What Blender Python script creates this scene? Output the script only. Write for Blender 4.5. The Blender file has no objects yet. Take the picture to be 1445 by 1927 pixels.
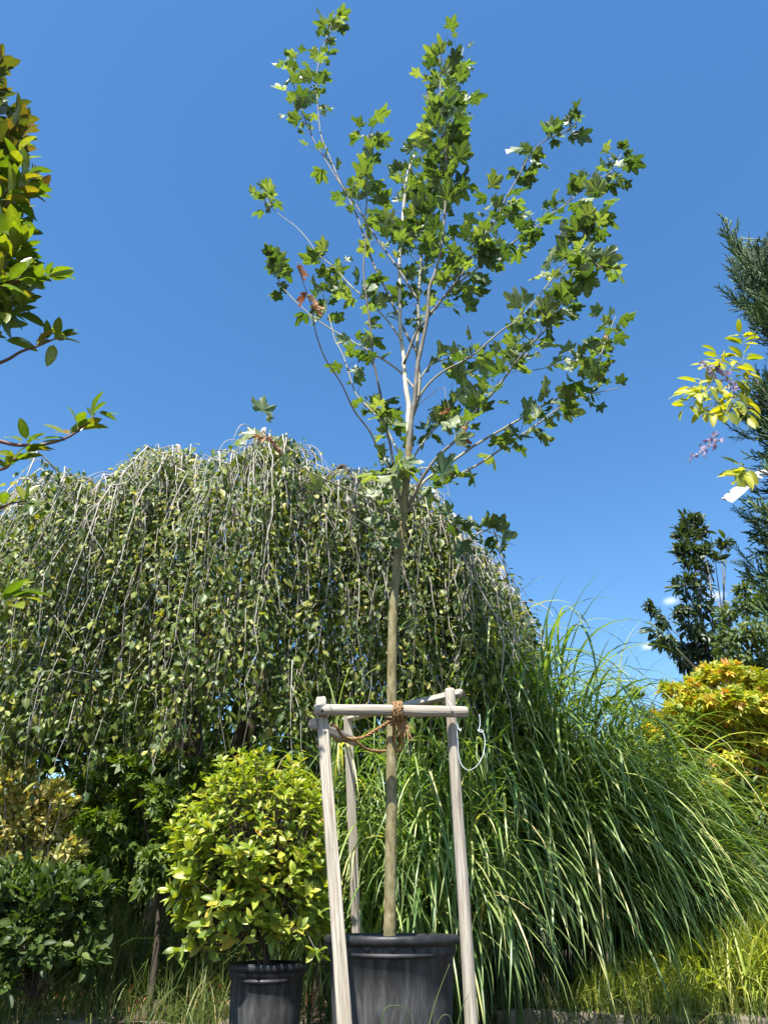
import bpy, math, random
import numpy as np
from mathutils import Vector, Matrix

SC = bpy.context.scene
COL = SC.collection
rng = np.random.default_rng(7)
PI = math.pi

# ------------------------------------------------------------------ camera, sky, sun, exposure
CAM = np.array([0.0, 0.0, 0.57]); PITCH = math.radians(29.5)
IW, IH, FPX = 1445.0, 1927.0, 1336.0
cam = bpy.data.cameras.new('camera'); camo = bpy.data.objects.new('camera', cam); COL.objects.link(camo)
camo.location = CAM; camo.rotation_euler = (PI/2 + PITCH, 0, 0)
cam.sensor_fit = 'VERTICAL'; cam.sensor_height = 36.0; cam.lens = 36.0*FPX/IH
cam.clip_start = 0.02; cam.clip_end = 3000
SC.camera = camo
SUN_EL = math.radians(59); SUN_AZ = math.radians(197)       # clockwise from +Y: behind the camera, a little to the left
SUN_DIR = np.array([math.sin(SUN_AZ)*math.cos(SUN_EL), math.cos(SUN_AZ)*math.cos(SUN_EL), math.sin(SUN_EL)])
SUN_STRENGTH, SKY_STRENGTH, EXPOSURE = 5.0, 0.112, 1.2
SC.view_settings.view_transform = 'Standard'; SC.view_settings.look = 'None'
SC.view_settings.exposure = EXPOSURE; SC.view_settings.gamma = 1; SC.view_settings.use_curve_mapping = False
SC.cycles.max_bounces = 8; SC.cycles.transmission_bounces = 6; SC.cycles.diffuse_bounces = 4

def px_ray(px, py):
    u = (px-IW/2)/FPX; w = -(py-IH/2)/FPX
    c, s = math.cos(PITCH), math.sin(PITCH)
    return np.array([u, c - s*w, s + c*w])
def P(px, py, Y):
    d = px_ray(px, py); return CAM + d*(Y/d[1])
def project(p):
    q = np.atleast_2d(p) - CAM; c, s = math.cos(PITCH), math.sin(PITCH)
    dep = q[:, 1]*c + q[:, 2]*s; up = -q[:, 1]*s + q[:, 2]*c
    dd = np.where(dep > .05, dep, .05)
    return IW/2 + FPX*q[:, 0]/dd, IH/2 - FPX*up/dd, dep

def make_world():
    w = bpy.data.worlds.new('World'); SC.world = w; w.use_nodes = True
    nt = w.node_tree; nt.nodes.clear(); N = nt.nodes.new; L = nt.links.new
    sky = N('ShaderNodeTexSky'); sky.sky_type = 'NISHITA'; sky.sun_disc = False
    sky.sun_elevation = SUN_EL; sky.sun_rotation = SUN_AZ
    sky.altitude = 100; sky.air_density = 1.1; sky.dust_density = 0.35; sky.ozone_density = 1.6
    hs = N('ShaderNodeHueSaturation'); hs.inputs['Saturation'].default_value = 1.27; hs.inputs['Value'].default_value = 0.93
    L(sky.outputs[0], hs.inputs['Color'])
    tc = N('ShaderNodeTexCoord')
    noi = N('ShaderNodeTexNoise'); noi.inputs['Scale'].default_value = 75; noi.inputs['Detail'].default_value = 6; noi.inputs['Roughness'].default_value = .6
    L(tc.outputs['Generated'], noi.inputs['Vector'])
    # small fair-weather wisps low over the horizon, all the way round
    dirs = [(px_ray(1262, 1131), .020), (px_ray(1346, 1121), .022), (px_ray(1218, 1216), .017), (px_ray(1335, 1322), .02)]
    r = random.Random(3)
    for k in range(8):
        a = math.radians(45 + k*38); e = math.radians(r.uniform(12, 22))
        dirs.append((np.array([math.sin(a)*math.cos(e), math.cos(a)*math.cos(e), math.sin(e)]), r.uniform(.018, .03)))
    acc = None
    for d, rad in dirs:
        d = d/np.linalg.norm(d)
        sub = N('ShaderNodeVectorMath'); sub.operation = 'SUBTRACT'; sub.inputs[1].default_value = d
        L(tc.outputs['Generated'], sub.inputs[0])
        mul = N('ShaderNodeVectorMath'); mul.operation = 'MULTIPLY'; mul.inputs[1].default_value = (1, 1, 2.0); L(sub.outputs[0], mul.inputs[0])
        ln = N('ShaderNodeVectorMath'); ln.operation = 'LENGTH'; L(mul.outputs[0], ln.inputs[0])
        mr = N('ShaderNodeMapRange'); mr.inputs['From Min'].default_value = 0; mr.inputs['From Max'].default_value = rad
        mr.inputs['To Min'].default_value = 1; mr.inputs['To Max'].default_value = 0; L(ln.outputs['Value'], mr.inputs['Value'])
        if acc is None: acc = mr.outputs[0]
        else:
            mx = N('ShaderNodeMath'); mx.operation = 'MAXIMUM'; L(acc, mx.inputs[0]); L(mr.outputs[0], mx.inputs[1]); acc = mx.outputs[0]
    add = N('ShaderNodeMath'); add.operation = 'ADD'; L(acc, add.inputs[0]); L(noi.outputs['Fac'], add.inputs[1])
    m2 = N('ShaderNodeMapRange'); m2.inputs['From Min'].default_value = .78; m2.inputs['From Max'].default_value = 1.5; m2.inputs['To Max'].default_value = .55
    L(add.outputs[0], m2.inputs['Value'])
    gate = N('ShaderNodeMath'); gate.operation = 'MULTIPLY'
    st = N('ShaderNodeMapRange'); st.inputs['From Max'].default_value = .7; L(acc, st.inputs['Value'])
    L(m2.outputs[0], gate.inputs[0]); L(st.outputs[0], gate.inputs[1])
    mix = N('ShaderNodeMixRGB'); L(gate.outputs[0], mix.inputs['Fac']); L(hs.outputs[0], mix.inputs['Color1'])
    mix.inputs['Color2'].default_value = (7.2, 7.4, 7.8, 1)
    bg = N('ShaderNodeBackground'); bg.inputs['Strength'].default_value = SKY_STRENGTH; L(mix.outputs[0], bg.inputs['Color'])
    out = N('ShaderNodeOutputWorld'); L(bg.outputs[0], out.inputs['Surface'])
make_world()
sl = bpy.data.lights.new('sun', 'SUN'); sl.energy = SUN_STRENGTH; sl.angle = math.radians(.53); sl.color = (1, .955, .88)
so = bpy.data.objects.new('sun', sl); COL.objects.link(so)
so.rotation_euler = Vector(-SUN_DIR).to_track_quat('-Z', 'Y').to_euler(); so.location = (-3, -6, 12)

# ------------------------------------------------------------------ materials
def base_mat(name):
    m = bpy.data.materials.new(name); m.use_nodes = True; nt = m.node_tree; nt.nodes.clear()
    return m, nt, nt.nodes.new, nt.links.new
def ramp(N, stops):
    r = N('ShaderNodeValToRGB'); e = r.color_ramp.elements
    while len(e) < len(stops): e.new(.5)
    for k, (p, c) in enumerate(stops): e[k].position = p; e[k].color = (*c, 1)
    return r
def leaf_mat(name, stops, tint=(1.5, 1.7, .45), mix=.42, rough=.45, vein=(1.25, 1.25, 1.0), spec=.5, mottle=25.0, mottle_amt=.25):
    m, nt, N, L = base_mat(name)
    at = N('ShaderNodeAttribute'); at.attribute_name = 'rnd'
    oi = N('ShaderNodeObjectInfo')
    ad = N('ShaderNodeMath'); L(at.outputs['Fac'], ad.inputs[0]); L(oi.outputs['Random'], ad.inputs[1])
    fr = N('ShaderNodeMath'); fr.operation = 'FRACT'; L(ad.outputs[0], fr.inputs[0])
    r = ramp(N, stops); L(fr.outputs[0], r.inputs['Fac'])
    tc = N('ShaderNodeTexCoord')
    no = N('ShaderNodeTexNoise'); no.inputs['Scale'].default_value = mottle; no.inputs['Detail'].default_value = 3; L(tc.outputs['Object'], no.inputs['Vector'])
    mr = N('ShaderNodeMapRange'); mr.inputs['To Min'].default_value = 1-mottle_amt*2; mr.inputs['To Max'].default_value = 1+mottle_amt*2; L(no.outputs['Fac'], mr.inputs['Value'])
    mm = N('ShaderNodeVectorMath'); mm.operation = 'SCALE'; L(r.outputs[0], mm.inputs[0]); L(mr.outputs[0], mm.inputs['Scale'])
    av = N('ShaderNodeAttribute'); av.attribute_name = 'vein'
    vm = N('ShaderNodeVectorMath'); vm.operation = 'MULTIPLY'; vm.inputs[1].default_value = vein; L(mm.outputs[0], vm.inputs[0])
    vx = N('ShaderNodeMixRGB'); L(av.outputs['Fac'], vx.inputs['Fac']); L(mm.outputs[0], vx.inputs['Color1']); L(vm.outputs[0], vx.inputs['Color2'])
    p = N('ShaderNodeBsdfPrincipled'); p.inputs['Roughness'].default_value = rough; p.inputs['Specular IOR Level'].default_value = spec
    L(vx.outputs[0], p.inputs['Base Color'])
    tm = N('ShaderNodeVectorMath'); tm.operation = 'MULTIPLY'; tm.inputs[1].default_value = tint; L(vx.outputs[0], tm.inputs[0])
    t = N('ShaderNodeBsdfTranslucent'); L(tm.outputs[0], t.inputs['Color'])
    ms = N('ShaderNodeMixShader'); ms.inputs[0].default_value = mix; L(p.outputs[0], ms.inputs[1]); L(t.outputs[0], ms.inputs[2])
    o = N('ShaderNodeOutputMaterial'); L(ms.outputs[0], o.inputs['Surface'])
    return m
def solid_mat(name, stops, scale=(8, 8, 8), rough=.8, bump=.3, bscale=None, detail=6, spec=.4, bdist=.01, rough2=None, distort=0.0):
    m, nt, N, L = base_mat(name)
    tc = N('ShaderNodeTexCoord'); mp = N('ShaderNodeMapping'); mp.inputs['Scale'].default_value = scale; L(tc.outputs['Object'], mp.inputs['Vector'])
    no = N('ShaderNodeTexNoise'); no.inputs['Scale'].default_value = 1; no.inputs['Detail'].default_value = detail; no.inputs['Roughness'].default_value = .62
    no.inputs['Distortion'].default_value = distort
    L(mp.outputs[0], no.inputs['Vector'])
    r = ramp(N, stops); L(no.outputs['Fac'], r.inputs['Fac'])
    p = N('ShaderNodeBsdfPrincipled'); p.inputs['Roughness'].default_value = rough; p.inputs['Specular IOR Level'].default_value = spec
    if rough2 is not None:
        rr = N('ShaderNodeMapRange'); rr.inputs['From Min'].default_value = .3; rr.inputs['From Max'].default_value = .7
        rr.inputs['To Min'].default_value = rough; rr.inputs['To Max'].default_value = rough2
        L(no.outputs['Fac'], rr.inputs['Value']); L(rr.outputs[0], p.inputs['Roughness'])
    L(r.outputs[0], p.inputs['Base Color'])
    n2 = N('ShaderNodeTexNoise'); n2.inputs['Detail'].default_value = 5; n2.inputs['Scale'].default_value = 1
    mp2 = N('ShaderNodeMapping'); mp2.inputs['Scale'].default_value = bscale or tuple(2*x for x in scale); L(tc.outputs['Object'], mp2.inputs['Vector']); L(mp2.outputs[0], n2.inputs['Vector'])
    b = N('ShaderNodeBump'); b.inputs['Strength'].default_value = bump; b.inputs['Distance'].default_value = bdist; L(n2.outputs['Fac'], b.inputs['Height']); L(b.outputs[0], p.inputs['Normal'])
    o = N('ShaderNodeOutputMaterial'); L(p.outputs[0], o.inputs['Surface'])
    return m

M = {}
M['plane_leaf'] = leaf_mat('plane_leaf', [(0, (.045, .08, .034)), (.35, (.072, .118, .046)), (.7, (.115, .165, .066)), (1, (.21, .25, .13))], tint=(1.6, 1.75, .34), mix=.38, rough=.45, vein=(1.5, 1.4, 1.3), spec=.6, mottle=12)
M['dry_leaf'] = leaf_mat('dry_leaf', [(0, (.25, .10, .06)), (.5, (.40, .20, .12)), (1, (.52, .33, .22))], tint=(1.2, .8, .5), mix=.25, rough=.7)
M['weep_leaf'] = leaf_mat('weep_leaf', [(0, (.03, .06, .013)), (.4, (.065, .105, .022)), (.7, (.14, .18, .038)), (.9, (.25, .27, .065)), (1, (.36, .32, .09))], tint=(1.5, 1.5, .3), mix=.36, rough=.44, spec=.42, mottle=3)
M['shrub_leaf'] = leaf_mat('shrub_leaf', [(0, (.12, .19, .03)), (.4, (.235, .30, .04)), (.85, (.38, .40, .055)), (.985, (.36, .33, .05)), (1, (.50, .26, .04))], tint=(1.4, 1.5, .3), mix=.34, rough=.42, vein=(1.25, 1.2, 1.1), mottle=9)
M['photinia_leaf'] = leaf_mat('photinia_leaf', [(0, (.06, .10, .016)), (.5, (.11, .16, .02)), (.85, (.16, .19, .025)), (1, (.20, .14, .035))], tint=(1.6, 1.7, .25), mix=.40, rough=.3, vein=(1.4, 1.35, 1.2), spec=.6, mottle=9)
M['photinia_top'] = leaf_mat('photinia_top', [(0, (.055, .075, .018)), (.5, (.085, .11, .022)), (.8, (.12, .10, .03)), (1, (.17, .10, .05))], tint=(1.4, 1.35, .3), mix=.36, rough=.3, vein=(1.3, 1.3, 1.2), spec=.6, mottle=9)
M['blade'] = leaf_mat('blade', [(0, (.055, .115, .028)), (.4, (.11, .185, .046)), (.8, (.20, .275, .08)), (.95, (.33, .37, .13)), (1, (.48, .42, .2))], tint=(1.3, 1.5, .35), mix=.34, rough=.36, vein=(2.0, 1.75, 1.9), spec=.6, mottle=5, mottle_amt=.12)
M['yellow_blade'] = leaf_mat('yellow_blade', [(0, (.17, .22, .035)), (.4, (.33, .36, .06)), (.8, (.46, .45, .10)), (1, (.58, .5, .2))], tint=(1.3, 1.35, .3), mix=.36, rough=.45, vein=(.8, .95, .6))
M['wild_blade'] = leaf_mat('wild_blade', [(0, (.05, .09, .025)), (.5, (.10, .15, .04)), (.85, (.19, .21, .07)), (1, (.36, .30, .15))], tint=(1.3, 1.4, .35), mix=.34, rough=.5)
M['maple_leaf'] = leaf_mat('maple_leaf', [(0, (.20, .27, .03)), (.45, (.34, .38, .035)), (.78, (.53, .46, .045)), (.9, (.56, .32, .05)), (1, (.48, .18, .06))], tint=(1.35, 1.25, .3), mix=.36, rough=.5, mottle=2)
M['green_maple'] = leaf_mat('green_maple', [(0, (.06, .105, .018)), (.6, (.10, .155, .022)), (1, (.19, .24, .034))], tint=(1.5, 1.5, .25), mix=.45, rough=.5, mottle=2)
M['gold_leaf'] = leaf_mat('gold_leaf', [(0, (.17, .19, .045)), (.4, (.30, .30, .085)), (.8, (.46, .41, .16)), (1, (.42, .28, .14))], tint=(1.3, 1.2, .35), mix=.32, rough=.45, mottle=2)
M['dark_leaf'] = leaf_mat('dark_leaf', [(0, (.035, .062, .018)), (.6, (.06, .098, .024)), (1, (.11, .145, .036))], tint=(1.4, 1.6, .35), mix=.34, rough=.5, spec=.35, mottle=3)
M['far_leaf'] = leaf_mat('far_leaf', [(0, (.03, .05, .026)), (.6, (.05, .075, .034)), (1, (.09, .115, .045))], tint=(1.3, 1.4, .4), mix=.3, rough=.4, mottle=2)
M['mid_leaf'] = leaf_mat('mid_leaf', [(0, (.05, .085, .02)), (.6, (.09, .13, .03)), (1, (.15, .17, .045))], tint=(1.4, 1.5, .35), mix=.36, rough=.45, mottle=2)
M['wisteria_leaf'] = leaf_mat('wisteria_leaf', [(0, (.19, .24, .03)), (.5, (.32, .34, .04)), (1, (.46, .42, .05))], tint=(1.4, 1.4, .25), mix=.42, rough=.45, vein=(1.2, 1.2, 1.1))
M['petal'] = leaf_mat('petal', [(0, (.20, .14, .27)), (.5, (.38, .31, .44)), (1, (.60, .55, .62))], tint=(1.1, 1.0, 1.2), mix=.35, rough=.6)
M['conifer'] = leaf_mat('conifer', [(0, (.026, .062, .024)), (.6, (.05, .105, .036)), (1, (.10, .16, .048))], tint=(1.1, 1.3, .7), mix=.10, rough=.55, vein=(1.9, 1.7, 1.5), mottle=4)
M['small_conifer'] = leaf_mat('small_conifer', [(0, (.04, .07, .02)), (.6, (.07, .11, .025)), (1, (.12, .155, .035))], tint=(1.2, 1.3, .5), mix=.12, rough=.6, vein=(1.5, 1.5, 1.2), mottle=4)
M['plane_bark'] = solid_mat('plane_bark', [(.28, (.10, .082, .036)), (.45, (.19, .16, .075)), (.58, (.26, .225, .12)), (.75, (.37, .33, .20))], scale=(42, 42, 16), rough=.8, bump=.6, bdist=.005, detail=9, spec=.25)
M['plane_bark_upper'] = solid_mat('plane_bark_upper', [(.25, (.17, .155, .10)), (.5, (.27, .25, .17)), (.75, (.42, .39, .28))], scale=(14, 14, 4), rough=.75, bump=.3, bdist=.003)
M['peeled_bark'] = solid_mat('peeled_bark', [(.3, (.36, .33, .25)), (.5, (.50, .47, .37)), (.75, (.60, .57, .46))], scale=(20, 20, 4), rough=.7, bump=.3, bdist=.003)
M['twig_bark'] = solid_mat('twig_bark', [(.3, (.10, .085, .065)), (.5, (.17, .15, .115)), (.72, (.30, .28, .23))], scale=(12, 12, 12), rough=.7, bump=.2, bdist=.002)
M['red_twig'] = solid_mat('red_twig', [(.3, (.10, .045, .035)), (.7, (.20, .10, .07))], scale=(12, 12, 12), rough=.6, bump=.2, bdist=.002)
M['weep_twig'] = solid_mat('weep_twig', [(.3, (.24, .21, .175)), (.5, (.38, .35, .30)), (.75, (.52, .49, .43))], scale=(6, 6, 6), rough=.75, bump=.2, bdist=.003)
M['dark_bark'] = solid_mat('dark_bark', [(.3, (.045, .035, .026)), (.55, (.10, .078, .058)), (.8, (.19, .155, .12))], scale=(14, 14, 3), rough=.9, bump=.9, bdist=.03, distort=.6)
M['wood'] = solid_mat('wood', [(.24, (.085, .064, .046)), (.38, (.25, .21, .16)), (.54, (.40, .355, .29)), (.8, (.57, .53, .46))], scale=(130, 130, 4.5), rough=.9, bump=.8, bscale=(160, 160, 5), bdist=.005, detail=10, spec=.2)
M['rope'] = solid_mat('rope', [(.3, (.16, .085, .035)), (.55, (.34, .20, .09)), (.8, (.52, .35, .18))], scale=(120, 120, 120), rough=.95, bump=.7, bdist=.003)
M['string'] = solid_mat('string', [(.3, (.55, .60, .68)), (.7, (.75, .78, .82))], scale=(60, 60, 60), rough=.6, bump=.2, bdist=.001)
M['tape'] = solid_mat('tape', [(.3, (.50, .50, .49)), (.7, (.62, .62, .61))], scale=(8, 8, 8), rough=.5, bump=.2, bdist=.004)
M['pot_body'] = solid_mat('pot_body', [(.25, (.022, .022, .022)), (.45, (.042, .042, .042)), (.6, (.075, .075, .074)), (.8, (.13, .128, .122))], scale=(34, 34, 6.0), rough=.6, rough2=.95, bump=.2, bdist=.002, detail=12, distort=.5, spec=.2)
M['pot_rim'] = solid_mat('pot_rim', [(.3, (.010, .010, .011)), (.6, (.020, .020, .022)), (.85, (.05, .05, .052))], scale=(22, 22, 22), rough=.32, rough2=.6, bump=.1, bdist=.002)
M['soil'] = solid_mat('soil', [(.25, (.025, .018, .012)), (.5, (.055, .04, .028)), (.75, (.12, .09, .065))], scale=(9, 9, 9), rough=.95, bump=.9, bscale=(40, 40, 40), bdist=.02, detail=10)
M['stone'] = solid_mat('stone', [(.25, (.08, .065, .048)), (.5, (.18, .15, .11)), (.75, (.30, .26, .2))], scale=(9, 9, 9), rough=.9, bump=.7, bscale=(30, 30, 30), bdist=.02, detail=10)

# ------------------------------------------------------------------ mesh helpers
def mesh_from(name, V, T, mat, rnd=None, vein=None, smooth=True):
    me = bpy.data.meshes.new(name); V = np.asarray(V, np.float32); T = np.asarray(T, np.int32)
    me.vertices.add(len(V)); me.vertices.foreach_set('co', V.ravel())
    me.loops.add(T.size); me.loops.foreach_set('vertex_index', T.ravel())
    n = len(T); me.polygons.add(n); k = T.shape[1]
    me.polygons.foreach_set('loop_start', np.arange(0, n*k, k, dtype=np.int32)); me.polygons.foreach_set('loop_total', np.full(n, k, np.int32))
    me.polygons.foreach_set('use_smooth', np.full(n, smooth))
    for nm, a in (('rnd', rnd), ('vein', vein)):
        if a is not None:
            at = me.attributes.new(nm, 'FLOAT', 'POINT'); at.data.foreach_set('value', np.asarray(a, np.float32))
    me.update(calc_edges=True); me.materials.append(mat); return me
def link(name, me, parent=None, loc=(0, 0, 0), kind=None, label=None):
    o = bpy.data.objects.new(name, me); COL.objects.link(o); o.location = loc
    if parent is not None: o.parent = parent
    if kind: o['kind'] = kind
    if label: o['label'] = label
    return o
def thing(name, label, cat, loc=(0, 0, 0), group=None):
    o = bpy.data.objects.new(name, None); COL.objects.link(o); o.location = loc; o.empty_display_size = .1
    o['label'] = label; o['category'] = cat
    if group: o['group'] = group
    o['_w'] = [float(x) for x in loc]
    return o
def org(o): return np.array(o['_w'])
def catmull(pts, n):
    p = np.asarray(pts, float); p = np.vstack([2*p[0]-p[1], p, 2*p[-1]-p[-2]]); out = []
    m = len(p)-3
    for i in range(m):
        k = n if i < m-1 else n+1
        t = (np.arange(k)/n)[:, None]; a, b, c, d = p[i:i+4]
        out.append(.5*((2*b)+(-a+c)*t+(2*a-5*b+4*c-d)*t**2+(-a+3*b-3*c+d)*t**3))
    return np.vstack(out)
def tube(path, rad, sides=6, cap=True):
    p = np.asarray(path, float); n = len(p); r = np.broadcast_to(np.asarray(rad, float), (n,))
    t = np.gradient(p, axis=0); t /= np.linalg.norm(t, axis=1)[:, None]+1e-12
    ref = np.array([0, 0, 1.]) if abs(t[0][2]) < .9 else np.array([1., 0, 0])
    u = np.cross(t[0], ref); u /= np.linalg.norm(u); U = [u]
    for i in range(1, n):
        u = U[-1]-t[i]*np.dot(U[-1], t[i]); u /= np.linalg.norm(u)+1e-12; U.append(u)
    U = np.array(U); W = np.cross(t, U)
    a = np.arange(sides)/sides*2*PI
    V = (p[:, None, :] + r[:, None, None]*(np.cos(a)[None, :, None]*U[:, None, :]+np.sin(a)[None, :, None]*W[:, None, :])).reshape(-1, 3)
    i = np.arange(n-1)[:, None]*sides; j = np.arange(sides)[None, :]; j2 = (j+1) % sides
    A, B, C, D = (i+j).ravel(), (i+j2).ravel(), (i+sides+j2).ravel(), (i+sides+j).ravel()
    T = np.vstack([np.c_[A, B, C], np.c_[A, C, D]])
    if cap:
        k = len(V); V = np.vstack([V, p[0], p[-1]]); jj = np.arange(sides); e = (n-1)*sides
        T = np.vstack([T, np.c_[np.full(sides, k), (jj+1) % sides, jj], np.c_[np.full(sides, k+1), e+jj, e+(jj+1) % sides]])
    return V, T
class Bag:
    def __init__(s): s.V, s.T, s.n = [], [], 0
    def add(s, V, T): s.V.append(V); s.T.append(np.asarray(T)+s.n); s.n += len(V)
    def build(s, name, mat, parent=None, kind=None, smooth=True):
        if not s.V: return None
        V = np.vstack(s.V) - (org(parent) if parent is not None else 0)
        return link(name, mesh_from(name, V, np.vstack(s.T), mat, smooth=smooth), parent, kind=kind)
def put_tube(name, path, rad, mat, parent, sides=7, label=None):
    V, T = tube(path, rad, sides); return link(name, mesh_from(name, V-org(parent), T, mat), parent, label=label)
def lathe(prof, sides=64, wob=0.0):
    prof = np.asarray(prof, float); n = len(prof); a = np.arange(sides)/sides*2*PI
    V = np.stack([prof[:, 0][:, None]*np.cos(a), prof[:, 0][:, None]*np.sin(a), np.repeat(prof[:, 1][:, None], sides, 1)], -1).reshape(-1, 3)
    i = np.arange(n-1)[:, None]*sides; j = np.arange(sides)[None, :]; j2 = (j+1) % sides
    A, B, C, D = (i+j).ravel(), (i+j2).ravel(), (i+sides+j2).ravel(), (i+sides+j).ravel()
    return V, np.vstack([np.c_[A, B, C], np.c_[A, C, D]])

def unit(v): return v/(np.linalg.norm(v, axis=-1, keepdims=True)+1e-9)
def frames(d, nh):
    """rotation matrices whose +Y runs along d and whose +Z leans to nh"""
    y = unit(np.asarray(d, float)); x = unit(np.cross(y, np.asarray(nh, float))); z = np.cross(x, y)
    return np.stack([x, y, z], -1)
def rand_dirs(n): return unit(rng.normal(size=(n, 3)))

def scatter(thing_o, leafname, stuffname, variants, pos, R, s, mat, nparts, matsel=None, parent=None, kinds='stuff'):
    """leaves: the nparts that show largest become leaf objects sharing mesh data, the rest one joined mesh (the crown)"""
    pos = np.asarray(pos, float); n = len(pos); s = np.broadcast_to(np.asarray(s, float), (n,)); w = org(thing_o)
    vi = rng.integers(0, len(variants), n); rr = rng.random(n)
    X, Y, D = project(pos); inside = (X > 5) & (X < IW-5) & (Y > 5) & (Y < IH-5) & (D > .2)
    score = np.where(inside, s/np.maximum(D, .2), 0)
    # among the largest, keep to those nearest the viewer's side of the plant
    front = score*(1.0 + 1.5*(D.mean()-D)/(np.ptp(D)+1e-6))
    order = np.argsort(-front); part = np.zeros(n, bool); k = min(nparts, int(inside.sum())); part[order[:k]] = True
    part &= inside
    Vs, Ts, Rn, Ve, off = [], [], [], [], 0
    for v, (tv, tt, tve) in enumerate(variants):
        idx = np.where((~part) & (vi == v))[0]
        if len(idx) == 0: continue
        V = np.einsum('nij,kj->nki', R[idx], tv)*s[idx][:, None, None] + pos[idx][:, None, :]
        m = len(tv); T = tt[None] + (np.arange(len(idx))*m)[:, None, None] + off
        Vs.append(V.reshape(-1, 3)); Ts.append(T.reshape(-1, 3)); Rn.append(np.repeat(rr[idx], m)); Ve.append(np.tile(tve, len(idx))); off += m*len(idx)
    crown = parent
    if Vs:
        crown = link(stuffname, mesh_from(stuffname, np.vstack(Vs)-w, np.vstack(Ts), mat, np.concatenate(Rn), np.concatenate(Ve)), parent or thing_o, kind=kinds)
    mes = [mesh_from(leafname, tv, tt, mat, np.zeros(len(tv)), tve) for tv, tt, tve in variants]
    host = crown if (crown is not None and parent is None) else (parent or thing_o)
    for i in np.where(part)[0]:
        o = bpy.data.objects.new(leafname, mes[vi[i]]); COL.objects.link(o); o.parent = host
        Mx = np.eye(4); Mx[:3, :3] = R[i]*s[i]; Mx[:3, 3] = pos[i]-w
        o.matrix_local = Matrix(Mx.tolist())
    return crown

# ------------------------------------------------------------------ leaf templates: length along +Y, face +Z
def lobed_leaf(lobes, teeth, droop, fold, petiole, seed, cup=0.0):
    """palmate leaf; lobes = [(angle deg from tip, length)], a fan round the vein meeting point with a short petiole"""
    r = random.Random(seed); c = np.array([0, .0]); pts = []; ve = []
    L = sorted(lobes)
    for k, (a, ln) in enumerate(L):
        ar = math.radians(a + r.uniform(-4, 4)); ln *= r.uniform(.92, 1.06)
        d = np.array([math.sin(ar), math.cos(ar)]); side = np.array([d[1], -d[0]])
        wd = (.245 if teeth else .20)*ln+.045
        if teeth:
            pts += [c+d*ln*.60-side*wd*1.0, c+d*ln*.66-side*wd*.66, c+d*ln*.80-side*wd*.62, c+d*ln, c+d*ln*.80+side*wd*.62, c+d*ln*.66+side*wd*.66, c+d*ln*.60+side*wd*1.0]; ve += [0, 0, 0, .8, 0, 0, 0]
        else:
            pts += [c+d*ln*.55-side*wd*.75, c+d*ln, c+d*ln*.55+side*wd*.75]; ve += [0, .7, 0]
        if k < len(L)-1:
            a2 = math.radians((a+L[k+1][0])/2); q = min(ln, L[k+1][1])*(.60 if teeth else .46)
            pts.append(c+np.array([math.sin(a2), math.cos(a2)])*q); ve.append(0)
    pts.append(np.array([.05, -.08])); ve.append(.3); pts.append(np.array([-.05, -.08])); ve.append(.3)
    p = np.vstack([[0, 0], np.array(pts)]); ve = np.array([1.0]+ve)
    rad = np.linalg.norm(p, axis=1); z = -droop*rad**2*(.7+.3*p[:, 1]) + cup*np.abs(p[:, 0])
    z += fold*np.where(ve > .5, 1.0, -.6)*rad*.12
    z += np.array([r.uniform(-.035, .035) for _ in p])*(rad > .3)
    V = np.c_[p[:, 0], p[:, 1], z]; m = len(pts)
    T = np.array([[0, 1+(k+1) % m, 1+k] for k in range(m)])
    if petiole > 0:
        k = len(V); w = .012
        V = np.vstack([V, [[-w, 0, 0], [w, 0, 0], [w, -petiole, -.12*petiole], [-w, -petiole, -.12*petiole]]]); V[:, 1] += petiole; V[:, 2] += .12*petiole
        T = np.vstack([T, [[k, k+1, k+2], [k, k+2, k+3]]]); ve = np.r_[ve, [1, 1, 1, 1]]
    return V, T, ve
def ovate_leaf(width, curl, fold, petiole=.1, segs=5, tip=1.4, twist=0.0, peak=.42):
    V, ve = [], []
    for k in range(segs+1):
        t = k/segs; w = width*.5*(t**.6)*((1-t)**.75)/((peak**.6)*((1-peak)**.75))
        y = petiole+t; z = -curl*t*t
        tw = twist*t
        for sx, v in ((-1, 0), (0, 1), (1, 0)):
            V.append((sx*w*math.cos(tw), y*(1-.15*curl*t), z + (fold*w if sx else 0) + sx*w*math.sin(tw))); ve.append(v)
    T = []
    for k in range(segs):
        a = k*3
        for j in (0, 1):
            T += [(a+j, a+j+1, a+3+j+1), (a+j, a+3+j+1, a+3+j)]
    V = np.array(V); T = np.array(T)
    keep = [t for t in T if np.linalg.norm(np.cross(V[t[1]]-V[t[0]], V[t[2]]-V[t[0]])) > 1e-7]
    k = len(V); w = .012
    V = np.vstack([V, [[-w, petiole, 0], [w, petiole, 0], [0, 0, 0]]])
    return V, np.vstack([keep, [[k, k+2, k+1]]]), np.array(ve+[1, 1, 1])
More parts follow.
